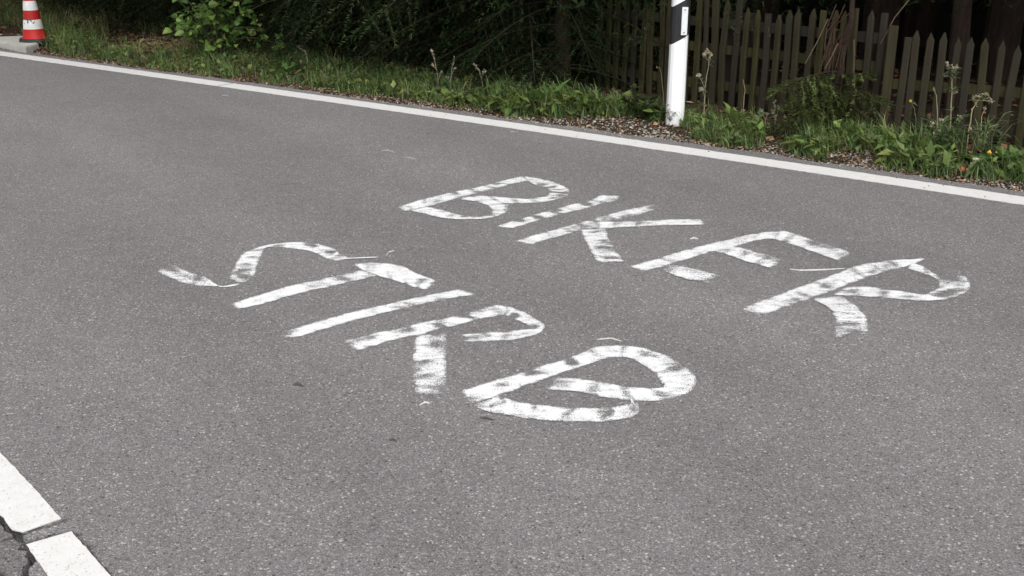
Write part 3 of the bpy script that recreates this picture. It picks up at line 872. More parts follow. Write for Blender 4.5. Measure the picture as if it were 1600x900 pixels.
fence('picket_fence', FA, FB, 'taller picket fence running from the dark spruces past the delineator post', pk,
      [(0.42, pk[0][0] - .03, LF + 0.06), (0.60, pk[0][0] - .03, LF + 0.04), (0.16, pk[0][0] - .03, LF + 0.03)], [ (LF - 1.2, 0.68, 0.08), (1.6, 0.68, 0.08)])
FC, FD = G(1366, 217), G(1640, 243)
LF2 = float(np.linalg.norm(np.array(FD[:2]) - np.array(FC[:2])))
print('fence B', LF2, 'heights', HT(FC, 38), HT(G(1430, 224), 48), HT(G(1565, 236), 70), 'rail', HT(G(1430, 224), 146), HT(G(1565, 236), 163))
cols2 = [(1397, 58, 'flat'), (1413, 48, 'point'), (1434, 50, 'point'), (1455, 51, 'point'), (1476, 58, 'point'), (1497, 57, 'point'), (1518, 59, 'point'), (1542, 64, 'point'), (1565, 71, 'point'), (1588, 76, 'point'), (1610, 82, 'point')]
pk = []
for c, ty, kind in cols2:
    s = along_line(FC, FD, c)
    q = np.array(FC[:2]) + (np.array(FD[:2]) - np.array(FC[:2])) / LF2 * s
    pk.append((s, max(0.5, HT(q, ty) - 0.03), kind, 0.047 + rr_.normal(0, 0.003)))
for j in range(1, 10):                            # the fence runs on beyond the picture
    pk.append((pk[10][0] + 0.108 * j, 0.62 + rr_.normal(0, .01), 'point', 0.047))
f2, _ = fence('picket_fence', FC, FD, 'lower picket fence of pointed laths, right of the leaning young spruce', pk,
              [(0.33, 0.02, pk[-1][0] + .05), (0.09, 0.02, pk[-1][0] + .05)], [])
b = MB(); s = along_line(FC, FD, 1376); hp = HT(np.array(FC[:2]) + (np.array(FD[:2]) - np.array(FC[:2])) / LF2 * s, 40) - 0.03
box(b, s - 0.03, s + 0.03, -0.012, 0.015, -0.3, hp, 0.007); b.build('fence_post', M['wood'], f2)

# ------------------------------------------------------------------ spruces
def needles(b, base, d, length, dens, nl, nw, col, r):
    """Needle blades along many twigs at once: base, d (n,3), length (n,)."""
    n = len(base)
    k = dens
    t = (np.arange(k) + r.random((n, k))) / k
    P0 = base[:, None] + d[:, None] * (t * length[:, None])[..., None] - np.array([0, 0, 1.0]) * ((t ** 2) * length[:, None] * 0.18)[..., None]
    q = r.normal(0, 1, (n, k, 3)); q[..., 2] *= 0.55
    q -= (q * d[:, None]).sum(-1)[..., None] * d[:, None]
    q /= np.linalg.norm(q, axis=-1)[..., None] + 1e-9
    nd = d[:, None] * 0.75 + q * 0.8
    nd /= np.linalg.norm(nd, axis=-1)[..., None]
    sd = np.cross(nd, r.normal(0, 1, (n, k, 3))); sd /= np.linalg.norm(sd, axis=-1)[..., None] + 1e-9
    L = nl * (0.7 + 0.6 * r.random((n, k)))[..., None]
    V = np.stack([P0 - sd * nw / 2, P0 + sd * nw / 2, P0 + nd * L], 2).reshape(-1, 3)
    F = np.arange(n * k * 3).reshape(-1, 3)
    tip = (t ** 2)[..., None] * np.array([0.35, 0.45, 0.25]) + 0.65 + 2.4 * r.random((n, 1, 1)) ** 7  # rare twigs get a much paler colour, imitating boughs that catch the light
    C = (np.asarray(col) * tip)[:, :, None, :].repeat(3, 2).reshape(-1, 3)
    b.add(V, F, C)


def spray(b, sb_, p, d, L, r, dens, nl, nw, col, droop=0.35, ntw=None):
    """One spruce bough: a drooping axis with side twigs set with needles."""
    d = d / np.linalg.norm(d)
    n = 7; u = np.linspace(0, 1, n)
    ax = p + d * (u * L)[:, None]; ax[:, 2] -= droop * L * u ** 1.7
    if sb_ is not None: sb_.tube(ax, np.linspace(0.009 * L + 0.003, 0.002, n), 4, cap=False)
    m = ntw or max(6, int(L * 22))
    tu = 0.12 + 0.88 * (np.arange(m) + r.random(m)) / m
    base = np.stack([np.interp(tu, u, ax[:, i]) for i in range(3)], 1)
    tg = np.stack([np.interp(np.clip(tu + .02, 0, 1), u, ax[:, i]) - np.interp(np.clip(tu - .02, 0, 1), u, ax[:, i]) for i in range(3)], 1)
    tg /= np.linalg.norm(tg, axis=1)[:, None]
    side = np.cross(tg, np.array([0, 0, 1.0])); side /= np.linalg.norm(side, axis=1)[:, None]
    sg = np.where(np.arange(m) % 2 == 0, 1.0, -1.0)[:, None]
    td = tg * 0.75 + side * sg * 0.85 + np.array([0, 0, -0.25]) + r.normal(0, 0.16, (m, 3))
    td[-1] = tg[-1]
    td /= np.linalg.norm(td, axis=1)[:, None]
    tl = (0.36 * L * np.sin(np.pi * (0.12 + 0.82 * (1 - tu))) + 0.05) * (0.6 + 0.7 * r.random(m))
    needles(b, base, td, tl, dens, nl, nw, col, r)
    # the axis itself carries needles near its tip
    needles(b, ax[3:4], np.array([tg[-1]]), np.array([L * 0.5]), dens, nl, nw, col, r)


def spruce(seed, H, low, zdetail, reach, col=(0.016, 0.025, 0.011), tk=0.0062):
    r = np.random.default_rng(seed)
    tb, cb_ = MB(), MB()
    zs = np.linspace(0, H, 12)
    pts = np.column_stack([np.cumsum(r.normal(0, 0.02, 12)), np.cumsum(r.normal(0, 0.02, 12)), zs]); pts[0, :2] = 0
    rad_ = tk * (H - zs) + 0.012; rad_[0] *= 1.35
    tb.tube(pts, rad_, 9)
    z = low
    while z < H - 0.2:
        f = 1 - z / H
        nb = 7 if z < zdetail else 6
        for k in range(nb):
            a = k * 2 * math.pi / nb + r.random() * 0.9
            L = (reach * f ** 0.8 + 0.25) * (0.75 + 0.32 * r.random())
            d = np.array([math.cos(a), math.sin(a), 0.12 + 0.3 * (1 - f)])
            p = np.array([np.interp(z, zs, pts[:, 0]), np.interp(z, zs, pts[:, 1]), z + r.normal(0, .06)])
            if z < zdetail:
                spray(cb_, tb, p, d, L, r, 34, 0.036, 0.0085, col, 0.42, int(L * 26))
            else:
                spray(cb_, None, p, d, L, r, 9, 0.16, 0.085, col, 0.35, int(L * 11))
        z += 0.30 if z < zdetail else 0.42
    return tb, cb_


def tree(name, label, tm, cm, x, y, rz, sc, group):
    root = empty(name, (x, y, 0), rz)
    root.scale = (sc, sc, sc)
    tag(root, label, 'tree', group)
    link('trunk', tm, root); link('crown', cm, root)
    return root


def meshes(tb, cb_):
    tm, cm = tb.mesh('trunk'), cb_.mesh('crown')
    tm.materials.append(M['bark']); cm.materials.append(M['needle'])
    return tm, cm


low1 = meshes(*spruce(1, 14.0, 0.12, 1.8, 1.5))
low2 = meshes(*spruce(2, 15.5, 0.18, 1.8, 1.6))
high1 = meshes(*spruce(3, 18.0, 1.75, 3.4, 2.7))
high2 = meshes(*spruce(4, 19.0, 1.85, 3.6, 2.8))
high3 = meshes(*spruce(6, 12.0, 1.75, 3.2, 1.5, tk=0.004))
SG = 'spruces of the dark roadside wood'


def at_s(px, d):
    g = np.linspace(S0 - 7, S1 + 4, 1500)
    return along(g[np.argmin(np.abs(sx_of(g, d - 0.2) - px))], np.array(d))


# front row whose skirts reach the ground, left of the fence
rt = np.random.default_rng(21)
for i, (px, d, v, sc, where) in enumerate([(505, 2.35, 0, 1.0, 'behind the bushy dry weed'), (585, 2.2, 1, 0.95, 'right of the slender pale stem'), (650, 2.1, 0, 1.05, 'just left of the three grey seed stalks'), (735, 2.15, 1, 1.0, 'right of the three grey seed stalks'), (820, 1.9, 0, 1.0, 'left of the picket fence end'), (345, 2.9, 1, 1.05, 'straight behind the leafy shrub'), (240, 2.6, 0, 1.0, 'above the straw litter hollow left of the leafy shrub'), (165, 3.2, 1, 1.0, 'beyond the tall grass right of the traffic cone'), (10, 4.6, 0, 1.0, 'beyond the tall grass left of the traffic cone'), (878, 1.25, 1, 0.5, 'whose boughs hang before the left end of the picket fence')]):
    p = at_s(px, d)
    tree('spruce_tree', 'dark low-boughed spruce ' + where, *(low1, low2)[v], p[0], p[1], rt.random() * 6.28, sc, SG)
for px, d, v, sc, where in [(985, 3.8, 0, 0.98, 'high-crowned spruce behind the shaded end of the fence'), (1185, 3.8, 1, 0.95, 'high-crowned spruce behind the middle of the taller fence'), (1365, 3.5, 0, 1.0, 'high-crowned spruce behind the leaning young spruce'),
                            (1790, 3.7, 1, 1.0, 'high-crowned spruce past the low end of the pointed laths'), (710, 2.9, 1, 1.2, 'high-crowned spruce above the three grey seed stalks'), (490, 2.9, 0, 1.2, 'high-crowned spruce above the bushy dry weed'), (310, 3.0, 1, 1.2, 'high-crowned spruce above the leafy shrub'), (85, 3.6, 0, 1.2, 'high-crowned spruce behind the traffic cone')]:
    p = at_s(px, d)
    tree('spruce_tree', where, *(high1, high2)[v], p[0], p[1], rt.random() * 6.28, sc, SG)
# where the road runs on into the wood, beyond the left of the picture: unseen trees, added on both sides to shade it
for k, (ds, d) in enumerate([(-1.5, 2.6), (-4.5, 2.2), (-8, 2.4), (-12, 2.3), (-17, 2.6), (-6, -10.2), (-10, -10.0), (-15, -10.4), (-20, -10.2)]):
    p = along(np.array(S0 + ds), np.array(d))
    tree('spruce_tree', 'tall unseen spruce added beside the road to shade its far left stretch', *(high1, high2)[k % 2], p[0], p[1], rt.random() * 6.28, 1.5, SG)
# the wood behind: bare lower trunks, crowns above the picture
spots = []
for row, (d, step) in enumerate([(3.6, 1.9), (5.4, 2.1), (7.6, 2.4), (10.5, 2.8), (14, 3.4), (19, 4.2)]):
    s = S0 - 9 + (row % 2) * step / 2
    while s < S1 + 8:
        spots.append((s + rt.normal(0, .25), d + rt.normal(0, .35), row)); s += step
fixed = along_line(FC, FD, 1490)
tp_ = np.array(FC[:2]) + (np.array(FD[:2]) - np.array(FC[:2])) / LF2 * fixed
tdir = G(1478, 120)[:2] - G(1478, 230)[:2]; tdir /= np.linalg.norm(tdir)
tp_ = tp_ + tdir * 1.1
tree('spruce_tree', 'spruce with a bare reddish trunk rising just behind the pointed laths', *high3, tp_[0], tp_[1], 2.3, 1.0, SG)
for s, d, row in spots:
    p = along(np.array(s), np.array(d))
    if np.linalg.norm(p - tp_) < 1.0: continue
    if row == 0 and s < s_of(930): continue
    v = rt.integers(2)
    lowish = row >= 2 and rt.random() < 0.75
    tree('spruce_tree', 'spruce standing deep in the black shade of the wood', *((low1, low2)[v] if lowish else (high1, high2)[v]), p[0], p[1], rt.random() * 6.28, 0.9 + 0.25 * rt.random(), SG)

# ------------------------------------------------------------------ leaning spruce in front of the fence
def px3(x, y, P0):
    """A 3-D point seen at (x, y), standing at the distance of plan point P0."""
    h = HT(P0, y)
    c, s = math.cos(TH), math.sin(TH)
    v = (450 - y) / FPX
    return np.array([(x - 800) / FPX * P0[1] / (c + v * s), P0[1], h])


LP = G(1302, 210)
ls = empty('spruce_tree', (0, 0, 0))
tag(ls, 'leaning young spruce with reddish dead stems and low green boughs before the fence', 'tree')
r = np.random.default_rng(77)
tb = MB()
base = np.array([LP[0], LP[1], 0.0])
main_ = [base, px3(1306, 150, LP), px3(1316, 90, LP), px3(1330, 30, LP), px3(1342, -40, LP) + (0, .1, 0), px3(1352, -160, LP) + (0, .25, 0)]
tb.tube(main_, [0.022, 0.02, 0.018, 0.017, 0.015, 0.012], 7)
tb.build('trunk', M['bark'], ls)
tw = MB()
for k in range(22):                         # hanging bundle of reddish dead twigs
    x0, y0 = 1318 + r.normal(0, 9), 5 + r.random() * 60
    x1, y1 = x0 - 14 - 22 * r.random(), y0 + 40 + 60 * r.random()
    a, c = px3(x0, y0, LP), px3(x1, min(y1, 150), LP)
    mid = (a + c) / 2 + r.normal(0, 0.012, 3); dy = r.normal(0, 0.05)
    a[1] += dy; c[1] += dy - 0.05
    tw.tube([a, mid, c], [0.004, 0.0035, 0.002], 4, (0.05, 0.030, 0.021), cap=False)
for (a, c) in (((1418, -5), (1368, 66)), ((1305, 66), (1282, 104)), ((1290, 28), (1252, 96)), ((1330, 60), (1327, 120))):
    A_, C_ = px3(*a, LP), px3(*c, LP); A_[1] -= 0.06; C_[1] -= 0.1
    tw.tube([A_, (A_ + C_) / 2 + r.normal(0, .01, 3), C_], [0.005, 0.004, 0.003], 5, (0.08, 0.062, 0.045), cap=False)
tw.build('dead_twigs', M['stalk'], ls)
lb, st_ = MB(), MB()
for (x0, y0, x1, y1) in ((1305, 112, 1215, 116), (1306, 118, 1228, 140), (1308, 112, 1262, 128), (1306, 130, 1240, 165), (1306, 130, 1348, 140), (1306, 140, 1285, 175), (1304, 150, 1245, 190), (1308, 150, 1338, 178), (1306, 155, 1305, 200), (1308, 120, 1340, 112), (1304, 160, 1270, 205), (1306, 145, 1320, 190), (1305, 135, 1255, 150), (1306, 125, 1290, 150), (1304, 148, 1220, 172)):
    a, c = px3(x0, y0, LP), px3(x1, y1, LP)
    c[1] -= 0.12 + 0.18 * r.random()
    c[2] += 0.05
    d = c - a; L = np.linalg.norm(d)
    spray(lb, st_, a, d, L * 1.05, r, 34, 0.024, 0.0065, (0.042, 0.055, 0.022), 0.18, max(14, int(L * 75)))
crown_ = lb.build('crown', M['needle'], ls)
st_.build('bough', M['bark'], ls)


# ------------------------------------------------------------------ leafy shrub on the left
def leaf_mesh(name, L, W, lobes, col, seed, fold=0.25):
    """A leaf blade with a midrib fold, 9 stations along."""
    r = np.random.default_rng(seed)
    n = 9; t = np.linspace(0, 1, n)
    wv = W / 2 * np.sin(np.pi * np.clip(t, 0.02, 1) ** 0.75) ** 0.8
    if lobes: wv = wv * (0.78 + 0.34 * np.abs(np.sin(t * np.pi * lobes)))
    wv[-1] = 0.0008
    z = 0.10 * L * np.sin(np.pi * t * 0.9) - 0.16 * L * t ** 2
    b = MB()
    mid = np.column_stack([t * L, r.normal(0, .0015, n), z])
    up = fold * wv
    lf = mid + np.column_stack([0 * t - 0.12 * wv, wv, up]); rt2 = mid + np.column_stack([0 * t - 0.12 * wv, -wv, up])
    V = np.vstack([lf, mid, rt2])
    F = [(i, i + n, i + n + 1, i + 1) for i in range(n - 1)] + [(i + n, i + 2 * n, i + 2 * n + 1, i + n + 1) for i in range(n - 1)]
    cc = np.tile(np.asarray(col, float), (3 * n, 1)); cc[n:2 * n] *= 1.25
    b.add(V, F, cc)
    return b.mesh(name)


def leafset(L, W, lobes, col, n=3):
    out = []
    for k in range(n):
        m = leaf_mesh('leaf', L * (0.85 + .15 * k), W * (0.9 + .12 * k), lobes, np.array(col) * (0.85 + 0.15 * k), k + int(L * 1000))
        m.materials.append(M['leaf']); out.append(m)
    return out


def put_leaf(mesh, parent, p, d, roll, sc):
    d = Vector(tuple(d)).normalized()
    x = d; zc = Vector((0, 0, 1)) - x * x.z
    if zc.length < 1e-3: zc = Vector((0, 1, 0))
    zc.normalize(); yv = zc.cross(x)
    m = Matrix((x, yv, zc)).transposed() @ Matrix.Rotation(roll, 3, 'X')
    o = link('leaf', mesh, parent, p, m.to_euler(), (sc, sc, sc))
    return o


BP = G(342, 101)[:2]
sh = empty('leafy_shrub', (BP[0], BP[1], 0.03))
tag(sh, 'bright green leafy shrub overhanging the grass at the edge of the dark wood', 'shrub')
r = np.random.default_rng(5)
stm = MB(); lvs = leafset(0.10, 0.085, 3, (0.125, 0.215, 0.055)) + leafset(0.085, 0.07, 3, (0.075, 0.14, 0.04)) + leafset(0.075, 0.06, 3, (0.16, 0.23, 0.07))
nleaf = 0
for k in range(24):
    a = r.random() * 6.28; le = 0.18 + 0.95 * r.random() ** .8; rr2 = 0.15 + 0.85 * r.random()
    tip = np.array([rr2 * math.cos(a) * 1.0, rr2 * math.sin(a) * .7 - 0.12, le])
    u = np.linspace(0, 1, 6)[:, None]
    pl = np.array([r.normal(0, .05), r.normal(0, .05), 0]) * (1 - u) + tip * u; pl[:, 2] += 0.12 * np.sin(np.pi * u[:, 0]); pl[:, :2] *= u ** 0.4
    stm.tube(pl, np.linspace(0.008, 0.003, 6), 5, (0.06, 0.06, 0.03), cap=False)
    for q in range(17):
        t = 0.25 + 0.75 * r.random(); p = np.array([np.interp(t, u[:, 0], pl[:, i]) for i in range(3)]) + r.normal(0, .06, 3)
        aa = r.random() * 6.28; d = np.array([math.cos(aa), math.sin(aa) - 0.35, -0.45 + 0.9 * r.random()])
        put_leaf(lvs[r.integers(9)], sh, p, d, r.normal(0, .7), 0.5 + 0.75 * r.random()); nleaf += 1
stm.build('stem', M['stalk'], sh)

# ------------------------------------------------------------------ stalks and weeds one can point at
def weed(name, label, cat, px, py, top, stems, col, leaf=None, head=None, group=None, rs=0.0042):
    """stems: list of picture polylines starting at the root; seen heights are turned into metres at the root's distance."""
    P0 = G(px, py)
    root = empty(name, (P0[0], P0[1], 0.0))
    tag(root, label, cat, group)
    r = np.random.default_rng(int(px * 7 + py))
    sb_ = MB(); hb = MB(); lb_ = MB(); nh = 0
    o0 = np.array([P0[0], P0[1], 0.0])
    for k, pl in enumerate(stems):
        pts = np.array([px3(x, y, P0) - o0 for x, y in pl])
        if k == 0: pts[0, 2] = -0.03
        pts[:, 1] += r.normal(0, .015) * np.linspace(0, 1, len(pts)) if k else 0
        t = np.linspace(0, 1, len(pts)); u = np.linspace(0, 1, 10)
        q = np.stack([np.interp(u, t, pts[:, i]) for i in range(3)], 1); q[1:-1] += r.normal(0, .002, (8, 3))
        sb_.tube(q, np.linspace(rs, rs * 0.5, 10) * (1 if k == 0 else 0.7), 5, np.array(col) * (0.9 + .2 * r.random()), cap=False)
        if head:
            hc, hr, hn, spread = head; hr *= 1.25
            for j in range(hn):
                tt = 1 - spread * r.random(); c = np.array([np.interp(tt, u, q[:, i]) for i in range(3)]) + r.normal(0, hr * 0.9, 3)
                a = r.random(3) * 6.28
                s_ = hr * (0.6 + .8 * r.random())
                V = np.array([(1, 0, 0), (-1, 0, 0), (0, 1, 0), (0, -1, 0), (0, 0, 1.3), (0, 0, -1.1)]) * s_
                Rm = np.array(Matrix.Rotation(a[0], 3, 'X') @ Matrix.Rotation(a[1], 3, 'Z'))
                hb.add(V @ Rm.T + c, [(0, 2, 4), (2, 1, 4), (1, 3, 4), (3, 0, 4), (2, 0, 5), (1, 2, 5), (3, 1, 5), (0, 3, 5)], np.array(hc) * (0.7 + .6 * r.random())); nh += 1
                if r.random() < .5: sb_.tube([np.array([np.interp(max(tt - .06, 0), u, q[:, i]) for i in range(3)]), c], [rs * .4, rs * .3], 3, col, cap=False)
        if leaf:
            lc, ll, lw, ln, lo, hi = leaf
            for j in range(ln):
                tt = lo + (hi - lo) * r.random(); c = np.array([np.interp(tt, u, q[:, i]) for i in range(3)])
                a = r.random() * 6.28; dd = np.array([math.cos(a), math.sin(a), 0.3 + .6 * r.random()]); dd /= np.linalg.norm(dd)
                sd = np.cross(dd, (0, 0, 1)); sd /= np.linalg.norm(sd); L = ll * (0.6 + .7 * r.random())
                st = np.linspace(0, 1, 5); wv = lw * np.sin(np.pi * (0.08 + 0.9 * st)) ** .8
                cen = c + dd * (st * L)[:, None]; cen[:, 2] -= 0.35 * L * st ** 2
                V = np.vstack([cen - sd * wv[:, None] / 2, cen + sd * wv[:, None] / 2])
                lb_.add(V, [(i, 5 + i, 6 + i, i + 1) for i in range(4)], np.array(lc) * (0.7 + .6 * r.random()))
    sb_.build('stem', M['stalk'], root)
    if nh: tag(hb.build('seed_heads' if nh > 3 else 'flower', M['litter'], root), kind='stuff' if nh > 1 else None)
    if leaf: lb_.build('foliage', M['leaf'], root)
    return root


GREY, STRAW, GRN, SAGE = (0.28, 0.26, 0.20), (0.36, 0.31, 0.19), (0.06, 0.11, 0.03), (0.10, 0.14, 0.07)
WG = 'dry weed stalks standing in the verge grass'
HEAD = (0.24, 0.22, 0.17)
weed('weed_stalk', 'tallest grey seed stalk of three in front of the dark spruces', 'weed', 686, 150, 0, [[(686, 150), (684, 120), (680, 98), (674, 76)], [(684, 128), (690, 112)], [(681, 108), (676, 100)]], GREY, (SAGE, .05, .010, 8, .05, .8), (HEAD, .006, 8, .35), WG)
weed('weed_stalk', 'forked grey stalk, middle one of three in front of the dark spruces', 'weed', 703, 154, 0, [[(703, 154), (704, 125), (706, 108), (710, 88)], [(704, 120), (711, 106)], [(704, 130), (698, 120)]], GREY, (SAGE, .05, .010, 8, .05, .8), (HEAD, .006, 6, .3), WG)
weed('weed_stalk', 'curved grey stalk with a nodding tip over the grass clear of the spruces', 'weed', 753, 156, 0, [[(753, 156), (754, 130), (749, 110), (740, 98)], [(752, 120), (757, 112)]], GREY, (SAGE, .05, .010, 7, .05, .8), (HEAD, .006, 8, .3), WG)
weed('weed_stalk', 'bushy dry weed beside the leafy shrub', 'weed', 485, 122, 0, [[(485, 122), (481, 98), (476, 80), (464, 72)], [(483, 105), (496, 92)], [(482, 100), (468, 94)], [(484, 112), (510, 100)], [(481, 95), (478, 78)]], GREY, (SAGE, .05, .012, 8, .1, .9), (HEAD, .006, 5, .3), WG)
weed('weed_stalk', 'slender pale stem leaning by the foot of the spruces', 'weed', 520, 112, 0, [[(520, 112), (521, 98), (525, 76)]], STRAW, None, None, WG)
weed('weed_stalk', 'thin hooked stalk close to the road side of the delineator post', 'weed', 1039, 188, 0, [[(1039, 188), (1036, 150), (1034, 122), (1033, 110), (1030, 105), (1026, 106)]], GREY, None, (HEAD, .004, 3, .1), WG, 0.0032)
weed('weed_stalk', 'tall dry stalk with curled seed heads just right of the delineator post', 'weed', 1101, 196, 0, [[(1101, 196), (1100, 150), (1106, 110), (1109, 88), (1104, 78)], [(1102, 140), (1094, 122), (1091, 116)], [(1101, 150), (1094, 137)], [(1107, 105), (1111, 84)], [(1106, 95), (1100, 84)]], GREY, (SAGE, .05, .009, 7, .05, .5), (HEAD, .007, 9, .18), WG)
weed('weed_stalk', 'thin wavy stem against the picket fence', 'weed', 1160, 192, 0, [[(1160, 192), (1163, 150), (1164, 140), (1161, 124)]], STRAW, None, None, WG, 0.003)
weed('weed_stalk', 'grey-headed stalk among the grass beside the low spruce boughs', 'weed', 1212, 212, 0, [[(1212, 212), (1211, 180), (1210, 158)], [(1211, 190), (1218, 166)], [(1212, 195), (1206, 172)]], GREY, None, (HEAD, .006, 9, .4), WG, 0.003)
weed('grass_stem', 'single straw grass blade standing before the spruce boughs', 'grass stem', 1266, 206, 0, [[(1266, 206), (1266, 185), (1269, 166)]], STRAW, None, (STRAW, .004, 8, .35), None, 0.003)
weed('yellow_flower', 'yellow flower on a thin branched stem before the pointed laths', 'flower', 1432, 228, 0, [[(1432, 228), (1431, 185), (1427, 165), (1423, 156)]], (0.13, 0.15, 0.08), (GRN, .05, .009, 6, .05, .6), ((0.62, 0.42, 0.05), .009, 3, .03), None, 0.0034)
weed('weed_stalk', 'bare pale stem with a bent tip beside the yellow flower', 'weed', 1466, 238, 0, [[(1466, 238), (1465, 190), (1463, 155), (1460, 138)]], STRAW, None, (HEAD, .005, 3, .06), WG, 0.0034)
weed('weed_stalk', 'tallest pale stalk with a branched seed head before the pointed laths', 'weed', 1484, 242, 0, [[(1484, 242), (1485, 180), (1488, 130), (1488, 100)], [(1488, 118), (1480, 100)], [(1488, 112), (1494, 104)], [(1487, 140), (1495, 144)], [(1488, 122), (1479, 116)]], STRAW, (SAGE, .06, .012, 16, .0, .4), (HEAD, .007, 8, .2), WG)
weed('umbel_weed', 'dried umbel weed with a curled nest-like head before the fence', 'weed', 1510, 252, 0, [[(1510, 252), (1514, 200), (1520, 170), (1530, 156)], [(1532, 215), (1536, 178), (1542, 166)], [(1530, 156), (1520, 158), (1524, 150)], [(1530, 156), (1548, 152), (1546, 160)], [(1530, 156), (1536, 147), (1545, 150)], [(1530, 156), (1528, 148)], [(1530, 156), (1550, 158)]], STRAW, (SAGE, .06, .012, 7, .0, .45), (HEAD, .0042, 9, .35), None)
weed('thistle_plant', 'grey-green bushy thistle at the foot of the pointed laths', 'thistle', 1478, 256, 0, [[(1478, 256), (1476, 215), (1470, 185)], [(1478, 250), (1492, 205), (1500, 180)], [(1478, 250), (1460, 210), (1455, 190)], [(1478, 250), (1505, 220), (1515, 200)], [(1478, 252), (1470, 225), (1463, 205)]], SAGE, ((0.085, 0.135, 0.06), .085, .016, 26, .05, .95), (HEAD, .007, 3, .05), None)
weed('thistle_plant', 'paler leafy weed with curved stems at the far end of the laths', 'weed', 1548, 262, 0, [[(1548, 262), (1550, 215), (1560, 190), (1572, 176)], [(1548, 255), (1535, 220), (1528, 195)], [(1548, 255), (1562, 225), (1566, 205)], [(1548, 250), (1540, 215), (1545, 190)]], SAGE, ((0.10, 0.15, 0.065), .07, .015, 22, .05, .95), None, None)
weed('yarrow_plant', 'small feathery green plant upright before the spruce boughs', 'weed', 1316, 222, 0, [[(1316, 222), (1316, 200), (1317, 184)], [(1316, 220), (1324, 196)], [(1316, 220), (1308, 198)]], GRN, ((0.06, 0.13, 0.035), .06, .012, 16, .3, 1.0), None, None)
weed('bramble_plant', 'dark leafy bramble rising at the road side of the delineator post', 'bramble', 1000, 192, 0, [[(1000, 192), (996, 160), (990, 128)], [(1000, 190), (1015, 160), (1022, 150)], [(1000, 190), (985, 165), (975, 150)], [(1000, 190), (1008, 150)], [(1000, 190), (1025, 175)], [(1000, 190), (990, 150)], [(1000, 188), (1030, 165)]], (0.05, 0.05, 0.03), ((0.038, 0.062, 0.022), .055, .030, 26, .05, 1.0), None, None)
weed('sprig', 'dark sprig of small leaves touching the foot of the delineator post', 'weed', 1048, 199, 0, [[(1048, 199), (1046, 180), (1042, 165)], [(1047, 192), (1052, 175)], [(1047, 190), (1040, 176)]], GREY, ((0.06, 0.08, 0.055), .03, .010, 14, .1, 1.0), None, None, 0.0018)


# broad-leaved plants whose leaves can be told apart
def rosette(name, label, cat, px, py, n, L, W, col, up, group=None):
    P0 = G(px, py); root = empty(name, (P0[0], P0[1], 0.02)); tag(root, label, cat, group)
    r = np.random.default_rng(int(px))
    ls_ = leafset(L, W, 0, col)
    for k in range(n):
        a = k * 2.4 + r.normal(0, .3); d = np.array([math.cos(a), math.sin(a), up * (0.6 + .8 * r.random())])
        put_leaf(ls_[r.integers(3)], root, np.array([math.cos(a), math.sin(a), 0]) * .012, d, r.normal(0, .3), 0.7 + .5 * r.random())
    return root


DG = 'broad-leaved plants in the verge'
rosette('dock_plant', 'tall pointed-leaf dock in the thick verge green, third broad plant counted from the delineator post', 'plant', 856, 176, 11, .21, .055, (.075, .14, .035), 1.7, DG)
rosette('dock_plant', 'upright broad-leaved dock nearest the three grey seed stalks', 'plant', 820, 172, 11, .17, .05, (.085, .15, .04), 1.5, DG)
rosette('dock_plant', 'yellow-green upright dock on the fence side of the delineator post', 'plant', 1150, 206, 9, .15, .055, (.13, .17, .05), 1.8, DG)
rosette('dock_plant', 'glossy broad-leaved dock below the far end of the pointed laths', 'plant', 1578, 266, 12, .16, .06, (.085, .16, .05), 1.0, DG)
rosette('dock_plant', 'spreading broad-leaved plant in front of the umbel weed', 'plant', 1530, 264, 10, .12, .045, (.07, .135, .04), .9, DG)
rosette('dock_plant', 'bushy broad-leaved dock beside the wide gravel patch', 'plant', 905, 182, 12, .14, .04, (.08, .15, .04), 1.3, DG)
rosette('dock_plant', 'low broad-leaved plant in the grass below the leafy shrub', 'plant', 447, 122, 9, .14, .05, (.075, .15, .045), 1.2, DG)

# ------------------------------------------------------------------ grass, litter, gravel
gx_ = lambda x, xs, ys: np.interp(x, xs, ys)
D0X = np.array([-120, 0, 60, 330, 420, 560, 800, 850, 960, 1020, 1060, 1130, 1200, 1240, 1275, 1290, 1360, 1390, 1460, 1500, 1620]) - 30
D0Y = [0.6, .55, .08, .06, .10, .16, .12, .20, .42, .40, .10, .08, .16, .12, .06, .34, .34, .05, .05, .12, .16]
HX = [-120, 0, 120, 200, 280, 360, 420, 560, 640, 720, 800, 900, 960, 1050, 1150, 1250, 1320, 1400, 1500, 1620]
HY = [.26, .26, .17, .12, .11, .11, .11, .11, .10, .10, .14, .16, .14, .08, .13, .12, .09, .13, .15, .17]
DBX = [-120, 0, 150, 250, 400, 600, 700, 900, 1050, 1300, 1450, 1620]
DBY = [3.0, 2.8, 1.5, 1.2, 0.95, 0.70, .60, .62, .75, .62, .75, .95]


